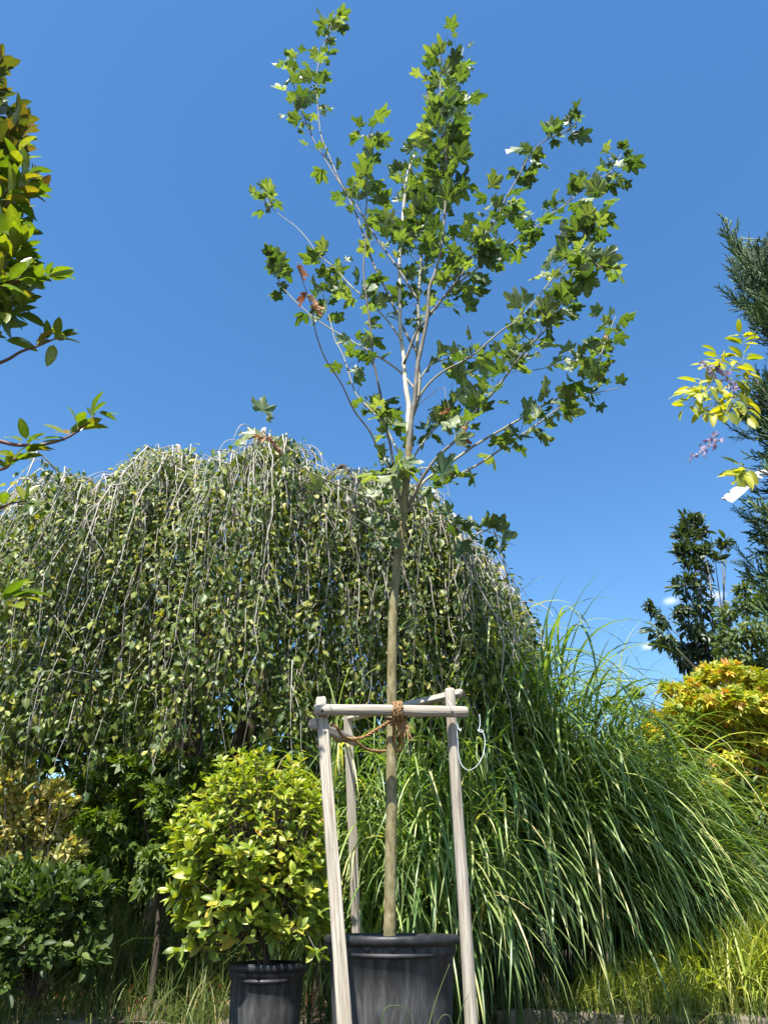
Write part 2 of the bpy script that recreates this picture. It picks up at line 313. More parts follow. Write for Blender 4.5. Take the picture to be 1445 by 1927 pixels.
def blade_leaf(a0, a1, width, segs=9, power=1.2, side=0.0, fold=.35, start=.35):
    """arching grass blade of length 1 leaving the origin in the +Y/+Z plane"""
    n = segs+1; t = np.linspace(0, 1, n); ang = np.radians(a0+(a1-a0)*t**power)
    y = np.r_[0, np.cumsum(np.cos(ang[:-1])/segs)]; z = np.r_[0, np.cumsum(np.sin(ang[:-1])/segs)]; x = side*t**2
    w = width*.5*np.minimum(1, start+t*4)*(1-t)**.55 + 1e-4
    nz = np.cos(ang); ny = -np.sin(ang); V = []; ve = []
    for k in range(n):
        for sx, v in ((-1, 0), (0, 1), (1, 0)):
            f = fold*w[k] if sx else 0
            V.append((x[k]+sx*w[k], y[k]+ny[k]*f, z[k]+nz[k]*f)); ve.append(v)
    T = []
    for k in range(segs):
        a = k*3
        for j in (0, 1): T += [(a+j, a+j+1, a+3+j+1), (a+j, a+3+j+1, a+3+j)]
    return np.array(V), np.array(T), np.array(ve, float)
def spray(n, length, ang, thick, seed, up=.3):
    """conifer spray: a main shoot with alternating side shoots of scale leaves, each a thin tapered spike"""
    r = random.Random(seed); b = Bag(); ve = []
    def spike(p0, p1, rad):
        p0, p1 = np.array(p0), np.array(p1); mid = (p0+p1)/2
        V, T = tube([p0, p1], [rad, rad*.3], 3, cap=False); b.add(V, T); ve.extend([0]*3+[1]*3)
    main = [np.array([.04*math.sin(3*t+seed), t, up*t*t*.4]) for t in np.linspace(0, 1, 6)]
    for k in range(5): spike(main[k], main[k+1], thick*(1.4-.15*k))
    for k in range(n):
        t = .08+.9*k/n; q = np.array([.04*math.sin(3*t+seed), t, up*t*t*.4]); s = -1 if k % 2 else 1
        ln = length*(1-t*.72)*r.uniform(.65, 1.15); a = math.radians(ang*r.uniform(.75, 1.2)); rot = r.uniform(-.9, .9)
        d = np.array([s*math.sin(a)*math.cos(rot), math.cos(a), math.sin(a)*math.sin(rot)+.15])
        e = q+d*ln; spike(q, e, thick)
        for m in range(3):
            tt = .3+.22*m; q2 = q+d*ln*tt; s2 = 1 if m % 2 else -1; l2 = ln*.42*r.uniform(.7, 1.2)
            d2 = unit(d+np.array([s2*.5*d[1], -s2*.5*d[0]+.2, r.uniform(-.2, .5)])); spike(q2, q2+d2*l2, thick*.85)
    return np.vstack(b.V), np.vstack(b.T), np.array(ve, float)

PLANE = [lobed_leaf([(0, 1.0), (-47, .86), (47, .86), (-100, .55), (100, .55)], True, d, f, .42, k, c) for k, (d, f, c) in enumerate([(.15, 1.2, .1), (.35, .8, -.25), (.75, 1.0, .2), (.25, 1.5, .45), (1.0, .9, .3), (.2, 1.4, -.45), (.55, 1.8, .7), (-.3, 1.4, .35), (.9, 1.3, -.3)])]
PLANE = [(v*np.array([.78, .78, .78]), t, e) for v, t, e in PLANE]
MAPLE = [lobed_leaf([(0, 1.0), (-42, .82), (42, .82), (-88, .5), (88, .5)], False, d, .6, .2, 20+k) for k, d in enumerate([.2, .5, .8])]
OVAL = [ovate_leaf(w, c, f, .08, 5, twist=tw) for w, c, f, tw in [(.46, .15, .35, 0), (.50, .4, .25, .3), (.42, .3, .5, -.3), (.48, -.05, .4, .2)]]
LAUREL = [ovate_leaf(w, c, f, .12, 6, twist=tw, peak=.5) for w, c, f, tw in [(.42, .12, .3, 0), (.46, .35, .22, .25), (.38, .25, .45, -.25), (.43, .05, .5, .1)]]
DROOP = [ovate_leaf(w, c, f, .18, 3, twist=tw, peak=.36) for w, c, f, tw in [(.58, .15, .35, 0), (.50, .3, .5, .4), (.64, .1, .3, -.4), (.54, -.1, .4, .2)]]
FLAKE = [ovate_leaf(w, c, f, .06, 2, twist=tw) for w, c, f, tw in [(.42, .25, .4, 0), (.46, .5, .3, .3), (.40, .1, .5, -.3)]]
SLIM = [ovate_leaf(w, c, f, .1, 4, twist=tw) for w, c, f, tw in [(.34, .25, .4, 0), (.38, .5, .3, .3), (.30, .1, .5, -.3)]]

# ------------------------------------------------------------------ ground
def ground():
    nx = 60; xs = np.linspace(-1, 1, nx); g = np.sign(xs)*np.abs(xs)**3*600
    X, Y = np.meshgrid(g, g+4); Z = .02*np.sin(X*2.3)*np.cos(Y*1.7)*(np.abs(X) < 30) - .02
    V = np.c_[X.ravel(), Y.ravel(), Z.ravel()]; q = np.arange(nx*nx).reshape(nx, nx)
    A, B, C, D = q[:-1, :-1].ravel(), q[:-1, 1:].ravel(), q[1:, 1:].ravel(), q[1:, :-1].ravel()
    link('ground', mesh_from('ground', V, np.vstack([np.c_[A, B, C], np.c_[A, C, D]]), M['soil']), kind='structure')
    # the planting bed: a low bank of soil behind the stone edging
    n, m = 70, 24; X, Y = np.meshgrid(np.linspace(-7, 8, n), np.linspace(5.02, 11, m))
    Z = .075 + .05*np.sin(X*3.1+Y)*np.cos(Y*2.3) + rng.normal(0, .012, X.shape) + .05*(Y-5)/2
    Z[0, :] = -.05; Z[-1, :] = -.1; Z[:, 0] = -.1; Z[:, -1] = -.1
    q = np.arange(n*m).reshape(m, n); A, B, C, D = q[:-1, :-1].ravel(), q[:-1, 1:].ravel(), q[1:, 1:].ravel(), q[1:, :-1].ravel()
    bed = link('planting_bed', mesh_from('planting_bed', np.c_[X.ravel(), Y.ravel(), Z.ravel()], np.vstack([np.c_[A, B, C], np.c_[A, C, D]]), M['soil']), kind='structure')
    # edging stones, each its own piece
    x = -6.6; r = random.Random(11)
    while x < 7.4:
        ln = r.uniform(.3, .75) if x < .2 else r.uniform(.7, 1.3)
        h = r.uniform(.07, .12) if x < .2 else r.uniform(.10, .125); d = r.uniform(.16, .24)
        k = 5; gx, gy = np.meshgrid(np.linspace(-.5, .5, k+2), np.linspace(-.5, .5, k)); V = []; 
        # rounded block: a sphere pushed to a box
        uu, vv = 14, 8; pts = []
        for a in range(vv+1):
            ph = -PI/2+PI*a/vv
            for b in range(uu):
                th = 2*PI*b/uu; c = np.array([math.cos(ph)*math.cos(th), math.cos(ph)*math.sin(th), math.sin(ph)])
                c = np.sign(c)*np.abs(c)**.26; pts.append(c*np.array([ln*.48, d*.5, h*.62])*(1+.10*r.uniform(-1, 1)))
        q = np.arange((vv+1)*uu).reshape(vv+1, uu); q2 = np.roll(q, -1, 1)
        T = np.vstack([np.c_[q[:-1].ravel(), q2[:-1].ravel(), q2[1:].ravel()], np.c_[q[:-1].ravel(), q2[1:].ravel(), q[1:].ravel()]])
        o = link('edging_stone', mesh_from('edging_stone', pts, T, M['stone']), bed, (x+ln/2, 4.82+r.uniform(-.04, .04), h*.5-.05))
        o.rotation_euler = (r.uniform(-.06, .06), r.uniform(-.05, .05), r.uniform(-.08, .08)); x += ln*1.0
ground()

# ------------------------------------------------------------------ the plane tree in the pot
POTC = P(737, 1752, 3.37); POTC[2] = 0
def plane_tree():
    Yt = lambda py: 3.37 - .30*(1742-py)/1682.0
    base = P(733, 1742, 3.37); base[2] = .43
    t = thing('plane_tree', 'young plane tree with slender pale trunk and lobed leaves standing in a black pot', 'tree', tuple(base))
    tp = [(733, 1768), (734, 1690), (735, 1600), (737, 1500), (736, 1420), (737, 1330), (738, 1200), (742, 1120), (748, 1050), (756, 985), (763, 920), (768, 860), (772, 810)]
    path = catmull([P(x, y, Yt(y)) for x, y in tp], 10); path[0][2] = .43
    n = len(path); rad = np.linspace(.0262, .0185, n)
    rad *= 1+.012*rng.normal(size=n)
    for k in range(3, n, 5): rad[k] *= 1.06                     # leaf-scar rings
    put_tube('trunk', path, rad, M['plane_bark'], t, 14)
    spec = [
        # name, pixel polyline, depth change towards the tip, radii, leaf runs (t0, t1, count, spread m), material (darker twig_bark stands in for shade on some branches)
        ('leader', [(770, 830), (768, 790), (769, 763), (764, 732), (760, 691), (759, 670), (753, 618), (752, 535), (752, 483), (756, 431), (763, 352), (769, 320), (779, 293)], .02, .0155, .0085, [(.62, .95, 34, .18)], 'peeled_bark'),
        ('leader', [(768, 860), (774, 789), (780, 753), (785, 690), (789, 670), (802, 608), (806, 566), (808, 541), (818, 514), (829, 473), (836, 408), (839, 362), (842, 331), (838, 290), (835, 252), (830, 213), (828, 155), (827, 99), (824, 70)], -.42, .0135, .0035, [(.42, .66, 22, .14), (.64, .93, 105, .21)], 'twig_bark'),
        ('leader', [(774, 789), (785, 753), (789, 711), (786, 680), (785, 649), (787, 608), (787, 566), (791, 508), (793, 473), (801, 393), (806, 345), (830, 280), (855, 200), (862, 140), (872, 90)], .32, .0125, .0035, [(.35, .6, 44, .18), (.58, .95, 170, .24)], 'plane_bark_upper'),
        ('branch', [(787, 668), (760, 620), (733, 560), (704, 500), (690, 462), (669, 400), (643, 349), (614, 280), (603, 249), (597, 187), (595, 149), (603, 104), (618, 62), (630, 28)], .55, .0085, .0025, [(.38, .45, 4, .1), (.66, 1.0, 46, .11)], 'twig_bark'),
        ('branch', [(787, 566), (748, 504), (715, 458), (690, 420), (675, 394), (634, 336), (616, 307), (585, 253), (572, 216), (556, 175), (549, 130), (540, 105)], .25, .007, .0025, [(.15, .42, 16, .14), (.55, 1.0, 34, .11)], 'twig_bark'),
        ('branch', [(756, 955), (744, 908), (740, 887), (736, 845), (727, 808), (719, 758), (707, 700), (702, 676), (696, 608), (686, 535), (684, 498), (688, 458), (689, 400), (691, 336), (693, 285), (692, 255)], -.55, .0085, .0025, [(.05, .14, 10, .1), (.22, .3, 8, .09), (.42, .6, 6, .08), (.82, 1.0, 26, .13)], 'twig_bark'),
        ('branch', [(750, 940), (740, 893), (715, 854), (696, 812), (667, 773), (642, 721), (613, 676), (595, 628), (588, 587), (582, 562), (568, 525), (561, 493)], -.75, .006, .0016, [], 'twig_bark'),
        ('branch', [(766, 878), (746, 845), (732, 816), (717, 791), (692, 766), (673, 746), (663, 724), (646, 670), (630, 639), (624, 614), (615, 581), (609, 556), (609, 530)], .35, .0065, .002, [(.12, .42, 20, .09), (.5, .62, 6, .06), (.78, 1.0, 20, .10)], 'plane_bark_upper'),
        ('branch', [(783, 735), (752, 699), (714, 672), (688, 657), (657, 639), (624, 620), (590, 597), (559, 570), (541, 551), (526, 535), (522, 515), (521, 488)], .3, .0065, .0018, [(.22, .4, 10, .1), (.5, .6, 4, .06), (.78, 1.0, 20, .085)], 'plane_bark_upper'),
        ('branch', [(755, 640), (727, 601), (692, 566), (657, 535), (630, 504), (599, 479), (580, 452), (555, 425), (526, 404), (508, 385), (490, 352)], .5, .006, .0016, [(.1, .55, 30, .10), (.86, 1.0, 14, .09)], 'plane_bark_upper'),
        ('branch', [(760, 685), (783, 626), (804, 599), (825, 572), (849, 541), (872, 512), (887, 483), (908, 454), (935, 410), (952, 373), (977, 329), (993, 298), (1018, 269), (1045, 255), (1072, 242), (1090, 222)], -.5, .0085, .0025, [(.12, .35, 24, .15), (.35, .6, 46, .17), (.66, .78, 14, .10), (.82, 1.0, 20, .09)], 'twig_bark'),
        ('branch', [(829, 566), (876, 522), (949, 468), (983, 444), (1012, 425), (1035, 404), (1066, 383), (1107, 346), (1149, 323), (1168, 290)], .3, .007, .0022, [(.15, .45, 34, .14), (.5, .62, 6, .09), (.65, 1.0, 48, .13)], 'plane_bark_upper'),
        ('branch', [(783, 765), (793, 740), (816, 713), (841, 695), (870, 680), (899, 661), (941, 624), (976, 601), (1008, 564), (1045, 517), (1087, 471), (1095, 450), (1108, 429), (1118, 390)], -.35, .0075, .002, [(.24, .36, 12, .11), (.5, .6, 6, .08), (.64, .85, 24, .13), (.85, 1.0, 16, .09)], 'plane_bark_upper'),
        ('branch', [(791, 712), (804, 693), (820, 682), (845, 675), (870, 674), (914, 670), (949, 658), (975, 640)], .4, .005, .002, [(.1, .7, 10, .07), (.75, 1.0, 14, .09)], 'plane_bark_upper'),
        ('branch', [(766, 955), (782, 926), (790, 908), (804, 885), (825, 858), (860, 825), (885, 787), (910, 758), (937, 727), (971, 681), (995, 652), (1025, 622), (1039, 598), (1056, 564), (1076, 519), (1097, 481), (1135, 508)], -.65, .0095, .002, [(.28, .42, 14, .1), (.42, .6, 22, .12), (.62, .82, 26, .12), (.82, 1.0, 28, .13)], 'twig_bark'),
        ('branch', [(768, 950), (777, 939), (796, 908), (827, 885), (865, 858), (898, 835), (948, 806), (993, 780), (1029, 759), (1058, 745), (1087, 722), (1110, 705), (1124, 678), (1132, 662), (1139, 641), (1149, 616), (1158, 595)], .3, .0095, .002, [(.36, .55, 14, .09), (.62, .85, 24, .10), (.85, 1.0, 14, .075)], 'plane_bark_upper'),
        ('branch', [(757, 972), (792, 937), (823, 916), (860, 895), (906, 870), (962, 831), (997, 808), (1039, 777), (1070, 755), (1093, 741), (1120, 739), (1149, 733), (1167, 729)], -.15, .008, .0016, [(.15, .3, 4, .08), (.35, .55, 16, .09), (.6, .88, 18, .09), (.98, 1.0, 1, .02)], 'plane_bark_upper'),
        ('branch', [(772, 872), (794, 835), (812, 814), (829, 797), (844, 779), (860, 768)], .45, .006, .002, [(.15, 1.0, 30, .13)], 'plane_bark_upper'),
        ('branch', [(982, 700), (1022, 693), (1049, 685), (1078, 678), (1100, 690)], .3, .003, .0015, [(.2, 1.0, 16, .1)], 'twig_bark'),
        ('branch', [(754, 1000), (790, 990), (821, 984), (844, 984), (873, 993), (912, 999), (939, 1009), (962, 1024), (972, 1020)], .35, .003, .0012, [(.28, .5, 8, .07), (.5, 1.0, 9, .05)], 'twig_bark'),
        ('branch', [(752, 985), (734, 966), (696, 939), (642, 916), (592, 893), (557, 872), (513, 833), (494, 809)], -.8, .006, .0014, [(.1, .2, 5, .08), (.72, .8, 2, .06), (.97, 1.0, 4, .05)], 'plane_bark_upper'),
        ('branch', [(750, 1018), (713, 1001), (667, 974), (621, 943), (597, 926)], -.55, .004, .0012, [(.05, .3, 7, .08), (.95, 1.0, 2, .04)], 'plane_bark_upper'),
        ('branch', [(780, 770), (806, 746), (833, 729), (839, 748), (846, 770)], -.2, .0022, .0009, [], 'twig_bark'),
        ('branch', [(759, 940), (745, 925), (738, 905), (735, 885)], -.2, .003, .001, [(.2, 1.0, 14, .1)], 'twig_bark'),
        ('branch', [(762, 935), (780, 915), (800, 910), (812, 912)], -.25, .003, .001, [(.5, 1.0, 6, .05)], 'twig_bark'),
    ]
    pos, dr, nh, sz = [], [], [], []; twigs = Bag(); paths = []
    for nm, pl, dY, r0, r1, runs, mat in spec:
        y0 = Yt(pl[0][1]); L = np.r_[0, np.cumsum([math.dist(pl[k], pl[k+1]) for k in range(len(pl)-1)])]; L /= L[-1]
        pts = catmull([P(x, y, y0+dY*l) for (x, y), l in zip(pl, L)], 6)
        n = len(pts); tt = np.linspace(0, 1, n); rad = r0+(r1-r0)*tt; rad = rad*(1+.03*rng.normal(size=n)); rad[4::7] *= 1.12
        put_tube(nm, pts, rad, M[mat], t, 8, label='pale peeled leader with a sawn-off top' if mat == 'peeled_bark' else None); paths.append(pts)
        tg = unit(np.gradient(pts, axis=0))
        for t0, t1, cnt, sp in runs:
            cnt = int(cnt*1.16+.5)
            for k in range(cnt):
                f = t0+(t1-t0)*rng.random(); i = min(int(f*(n-1)), n-2); a = f*(n-1)-i; q = pts[i]*(1-a)+pts[i+1]*a; d = tg[i]
                rdir = rng.normal(size=3); rdir -= d*np.dot(rdir, d); rdir = unit(rdir)
                off = sp*.74*abs(rng.normal(0, .55)); b = q+rdir*off+d*off*.5+np.array([0, 0, .1*off])
                if off > .05: twigs.add(*tube([q, (q+b)/2+d*off*.12, b], [.0022, .0018, .0014], 4, cap=False))
                ld = unit(rdir*.9+d*.35+np.array([.12, .0, .22])+rng.normal(0, .25, 3))
                pos.append(b); dr.append(ld); nh.append(unit(np.array([0, 0, 1.0])-.25*ld+rng.normal(0, .8, 3)+SUN_DIR*.3))
                sz.append(float(np.clip(rng.lognormal(math.log(.084), .36), .04, .16))*(.72 if dY < -.5 and pl[-1][0] < 640 else 1))
    twigs.build('twigs', M['twig_bark'], t, 'stuff')
    scatter(t, 'leaf', 'crown', PLANE, np.array(pos), frames(np.array(dr), np.array(nh)), np.array(sz), M['plane_leaf'], 300)
    # withered leaves still hanging on
    dry = [(6, 1.0, 0, 0), (6, .87, 4, 6), (6, .86, -8, 14), (6, .80, 4, 6), (22, 1.0, 6, 6), (20, .97, 4, 20), (20, .93, -6, 26), (20, .86, 2, 24), (14, .36, 6, 12), (14, .34, 10, 16), (15, .22, 4, 16), (15, .20, -2, 28), (15, .93, -4, 8), (20, .99, -6, 8)]
    me = []
    for k in range(3):
        v, tt, e = lobed_leaf([(0, 1.0), (-47, .8), (47, .8), (-100, .5), (100, .5)], True, 1.3, 2.2, .35, 60+k, -.7); me.append(mesh_from('dry_leaf', v*np.array([.5, .75, .8]), tt, M['dry_leaf'], np.zeros(len(v)), e))
    for k, (bi, f, dx, dy) in enumerate(dry):
        pts = paths[bi]; q = pts[int(f*(len(pts)-1))]; o = link('dry_leaf', me[k % 3], t, tuple(q-org(t)), label='withered brown curled leaf')
        o.rotation_euler = (-1.4+rng.normal(0, .4), rng.normal(0, .5), rng.random()*6.28); o.scale = (.055 if bi == 20 else .08,)*3
    return t
plane_tree()

# ------------------------------------------------------------------ black pots
def pot(name, label, c, r, h, soil_z, body='pot_body'):
    t = thing(name, label, 'plant pot', (c[0], c[1], 0)); hh = h
    rb = r*.80; rt = r*.915
    prof = [(0, .004), (rb*.96, .004), (rb, .02), (rb+(rt-rb)*.55, hh*.55), (rt-.004, hh*.86), (rt+.004, hh*.868), (rt+.006, hh*.90), (rt+.006, hh-.034)]
    V, T = lathe(prof, 96); link('body', mesh_from('body', V, T, M[body]), t)
    lip = [(rt-.012, hh-.036), (r-.010, hh-.036), (r-.003, hh-.031), (r, hh-.020), (r-.001, hh-.009), (r-.007, hh-.001), (r-.017, hh), (r-.026, hh-.006), (r-.03, hh-.03), (rt-.016, soil_z-.02)]
    V, T = lathe(lip, 96); link('rim', mesh_from('rim', V, T, M['pot_rim']), t)
    V, T = lathe([(0, soil_z+.012), (rt*.5, soil_z+.006), (rt-.012, soil_z)], 40); V[:, 2] += rng.normal(0, .004, len(V)); link('soil', mesh_from('soil', V, T, M['soil']), t)
    # hand-hold ledge under the rim at the front with three tabs added to put bumps in the rim's shadow
    b = Bag(); m = 24; a = np.linspace(-2.30, -.84, m); ring = []
    for k, aa in enumerate(a):
        s = math.sin(PI*k/(m-1))**.5; ro = rt+.005+.011*s; u = np.array([math.cos(aa), math.sin(aa)])
        z1 = hh-.060; z0 = z1-.010*s-.002
        ring += [(*(u*(rt+.002)), z1+.004), (*(u*ro), z1), (*(u*ro), z0), (*(u*(rt+.002)), z0-.004)]
    V = np.array(ring); T = []
    for k in range(m-1):
        for j in range(3): p = k*4+j; T += [(p, p+4, p+5), (p, p+5, p+1)]
    link('hand_hold', mesh_from('hand_hold', V, np.array(T)[:, ::-1], M['pot_rim']), t)
    for aa in (-1.93, -1.57, -1.21):
        u = np.array([math.cos(aa), math.sin(aa)]); s = np.array([-u[1], u[0]]); q = u*(r-.006); w = .018
        V = np.array([(*(q-s*w), hh-.034), (*(q+s*w), hh-.034), (*(q-u*.005), hh-.052), (*(u*(rt)-s*w), hh-.034), (*(u*rt+s*w), hh-.034), (*(u*rt), hh-.052)])
        link('shadow_tab', mesh_from('shadow_tab', V, np.array([(0, 2, 1), (3, 4, 5), (0, 3, 2), (2, 3, 5), (1, 2, 5), (1, 5, 4)]), M['pot_rim'], smooth=False), t)
    return t
pot('plant_pot', 'large dusty black plastic pot with glossy rim holding the staked plane tree', POTC, .275, .497, .44)
SHC = P(505, 1812, 3.85); RIM2 = SHC[2]+.004
pot('plant_pot', 'smaller black plastic pot in leaf shadow holding the yellow-green shrub', SHC, .182, RIM2, RIM2-.045)

# ------------------------------------------------------------------ wooden stake frame
def rail(name, p0, p1, r, parent, flat=None, seed=0, n=10, taper=1.0):
    """round stake along its own Z so the grain runs with it; flat = planed side (direction in world)"""
    p0, p1 = np.array(p0, float), np.array(p1, float); d = p1-p0; ln = np.linalg.norm(d); z = d/ln
    f = np.array(flat if flat is not None else (0, -1, 0), float); x = unit(f-z*np.dot(f, z)); y = np.cross(z, x)
    rr = random.Random(seed); sides = 18; V = []
    ts = np.r_[0, .012/ln, np.linspace(.04, .96, n), 1-.012/ln, 1]
    bend = [rr.uniform(-.003, .003) for _ in range(3)]
    for k, tt in enumerate(ts):
        e = .84 if k in (0, len(ts)-1) else 1.0
        for j in range(sides):
            a = 2*PI*j/sides; ra = r*e*(1+(taper-1)*tt)*(1+.035*math.sin(3*a+seed)+.02*math.sin(5*a+tt*4+seed)+.012*rr.uniform(-1, 1))
            cx = ra*math.cos(a); cy = ra*math.sin(a)
            if flat is not None: cx = min(cx, r*.45)
            V.append((cx+bend[0]*math.sin(PI*tt*2), cy+bend[1]*math.sin(PI*tt*1.5), tt*ln))
    m = len(ts); i = np.arange(m-1)[:, None]*sides; j = np.arange(sides)[None]; j2 = (j+1) % sides
    A, B, C, D = (i+j).ravel(), (i+j2).ravel(), (i+sides+j2).ravel(), (i+sides+j).ravel(); T = [np.c_[A, B, C], np.c_[A, C, D]]
    k = len(V); V += [(0, 0, -.001), (0, 0, ln+.001)]; jj = np.arange(sides); e = (m-1)*sides
    T += [np.c_[np.full(sides, k), (jj+1) % sides, jj], np.c_[np.full(sides, k+1), e+jj, e+(jj+1) % sides]]
    o = link(name, mesh_from(name, np.array(V), np.vstack(T), M['wood']), parent)
    o.matrix_local = Matrix([[x[0], y[0], z[0], 0], [x[1], y[1], z[1], 0], [x[2], y[2], z[2], 0], [0, 0, 0, 1]]); o.location = p0-org(parent)
    return o
def to_ground(a, b):
    """continue the line a->b down to z = 0"""
    a, b = np.array(a), np.array(b); return a+(b-a)*((a[2]+.04)/(a[2]-b[2]))
def stake_frame():
    A0 = P(605, 1313, 3.17); A1 = to_ground(P(619, 1400, 3.15), P(650, 1927, 2.99))
    B0 = P(847, 1296, 3.21); B1 = to_ground(P(850, 1400, 3.21), P(885, 1927, 3.22))
    C0 = P(654, 1338, 4.0); C1 = to_ground(P(656, 1400, 4.0), P(668, 1700, 4.12))
    t = thing('tree_stake', 'weathered wooden tripod stake frame with three rails around the potted plane tree', 'stake', (POTC[0], POTC[1], 0))
    rail('post', A1, A0, .0265, t, (.1, -1, .1), 1, taper=.93); rail('post', B1, B0, .0252, t, None, 2, taper=.92); rail('post', C1, C0, .0245, t, (.2, -1, 0), 3)
    rail('rail', P(591, 1336, 3.115), P(880, 1339, 3.145), .0240, t, None, 4)
    rail('rail', P(590, 1362, 3.12), P(668, 1396, 3.97), .0245, t, (1, -.3, .2), 5)
    rail('rail', P(648, 1352, 4.05), P(866, 1304, 3.27), .022, t, (.2, -1, .3), 6)
    # planed bevel on the front post under the rail
    k = bpy.data.objects
    for px, py, yy in ((606, 1336, 3.073), (851, 1338, 3.108)):
        p = P(px, py, yy); V, T = lathe([(0, .004), (.005, .003), (.006, 0)], 10); o = link('nail_head', mesh_from('nail_head', V, T, M['pot_rim']), t, tuple(p-org(t)+np.array([0, .0135, 0]))); o.rotation_euler = (PI/2, 0, 0)
stake_frame()

# ------------------------------------------------------------------ rope and string
def twisted(path, r, parent, name='strand', turns=26, strands=3, mat='rope', fray=0):
    p = catmull(path, 14); n = len(p); tg = unit(np.gradient(p, axis=0)); ref = np.array([.3, .9, .2]); u = unit(np.cross(tg, ref)); w = np.cross(tg, u)
    ln = np.r_[0, np.cumsum(np.linalg.norm(np.diff(p, axis=0), axis=1))]
    for s in range(strands):
        a = 2*PI*(ln/(r*7.5))+2*PI*s/strands; q = p+r*.52*(np.cos(a)[:, None]*u+np.sin(a)[:, None]*w)
        rad = r*.56*(1+.10*rng.normal(size=n)); put_tube(name, q, rad, M[mat], parent, 6)
    if fray:
        b = Bag()
        for k in range(fray):
            i = rng.integers(1, n-2); d = unit(rng.normal(size=3)+tg[i]*1.2); l = rng.uniform(.008, .022); q = p[i]+unit(rng.normal(size=3))*r*.8
            b.add(*tube([q, q+d*l*.6+rng.normal(0, .002, 3), q+d*l], [.0006, .0005, .0003], 3, cap=False))
        b.build('fibres', M['rope'], parent, 'stuff')
def rope():
    o = P(748, 1350, 3.2); t = thing('rope', 'frayed brown coir rope tying the plane trunk to the stake rail', 'rope', tuple(o)); r = .0075
    twisted([P(622, 1364, 3.20), P(632, 1366, 3.13), P(648, 1388, 3.20), P(679, 1389, 3.24), P(705, 1375, 3.26), P(728, 1361, 3.25), P(745, 1350, 3.20)], r, t, fray=120)
    twisted([P(628, 1390, 3.17), P(640, 1394, 3.2), P(665, 1394, 3.26), P(690, 1410, 3.33), P(715, 1414, 3.40), P(738, 1410, 3.42), P(752, 1400, 3.38), P(752, 1385, 3.30), P(750, 1362, 3.18)], r*.9, t, fray=90)
    for dx, dy in ((0, 0), (7, 0), (-6, 2), (3, 1)):          # turns round the rail
        c = P(747+dx, 1337+dy, 3.128); cyc = [c+np.array([.004*math.sin(k*2.1+dx), -.036*math.cos(k*PI/4), .036*math.sin(k*PI/4)]) for k in range(9)]
        twisted(cyc, r*.85, t, fray=30)
    twisted([P(738, 1352, 3.17), P(741, 1372, 3.24), P(740, 1395, 3.29), P(744, 1411, 3.30), P(752, 1414, 3.29), P(759, 1402, 3.28), P(758, 1385, 3.27), P(753, 1352, 3.17)], r*.9, t, fray=150)
    for pts in ([(741, 1348), (750, 1352), (757, 1346), (750, 1340)], [(738, 1358), (747, 1350), (758, 1356), (752, 1364), (740, 1360)], [(726, 1352), (738, 1354), (752, 1350), (764, 1352)], [(735, 1364), (742, 1356), (748, 1347)], [(748, 1362), (754, 1352), (757, 1340)]):
        twisted([P(x, y, 3.145+.01*(k % 2)) for k, (x, y) in enumerate(pts)], r*.95, t, fray=60)
    b = [[(756, 1356), (763, 1370), (766, 1380), (770, 1395)], [(757, 1355), (766, 1366), (770, 1380), (776, 1396)], [(755, 1358), (757, 1370), (755, 1380)], [(758, 1354), (768, 1362), (771, 1372)], [(752, 1360), (752, 1374), (750, 1384)], [(757, 1358), (761, 1372), (762, 1388)]]
    for pl in b:
        p = catmull([P(x, y, 3.15-.008*k) for k, (x, y) in enumerate(pl)], 6)+rng.normal(0, .0012, (len(pl)*6-5, 3)); put_tube('loose_end', p, np.linspace(.0045, .0022, len(p)), M['rope'], t, 5)
rope()
def string():
    o = P(850, 1330, 3.11); t = thing('string', 'thin white plastic string looped from the stake post over the grass', 'string', tuple(o))
    runs = [[(843, 1318, 3.15), (848, 1326, 3.095), (855, 1340, 3.10), (859, 1358, 3.14), (863, 1372, 3.13), (866, 1373, 3.13)],
            [(858, 1360, 3.16), (861, 1392, 3.16), (862, 1415, 3.16), (867, 1437, 3.15), (877, 1448, 3.14), (884, 1449, 3.14), (896, 1442, 3.13), (907, 1425, 3.14), (912, 1402, 3.16), (911, 1385, 3.17), (907, 1377, 3.18), (901, 1374, 3.18), (903, 1362, 3.2), (902, 1344, 3.21)],
            [(898, 1373, 3.18), (904, 1378, 3.17), (909, 1376, 3.18), (903, 1372, 3.18)], [(861, 1370, 3.13), (866, 1375, 3.12), (867, 1370, 3.13)]]
    for pl in runs: put_tube('cord', catmull([P(*q) for q in pl], 7), .0012, M['string'], t, 6)
string()

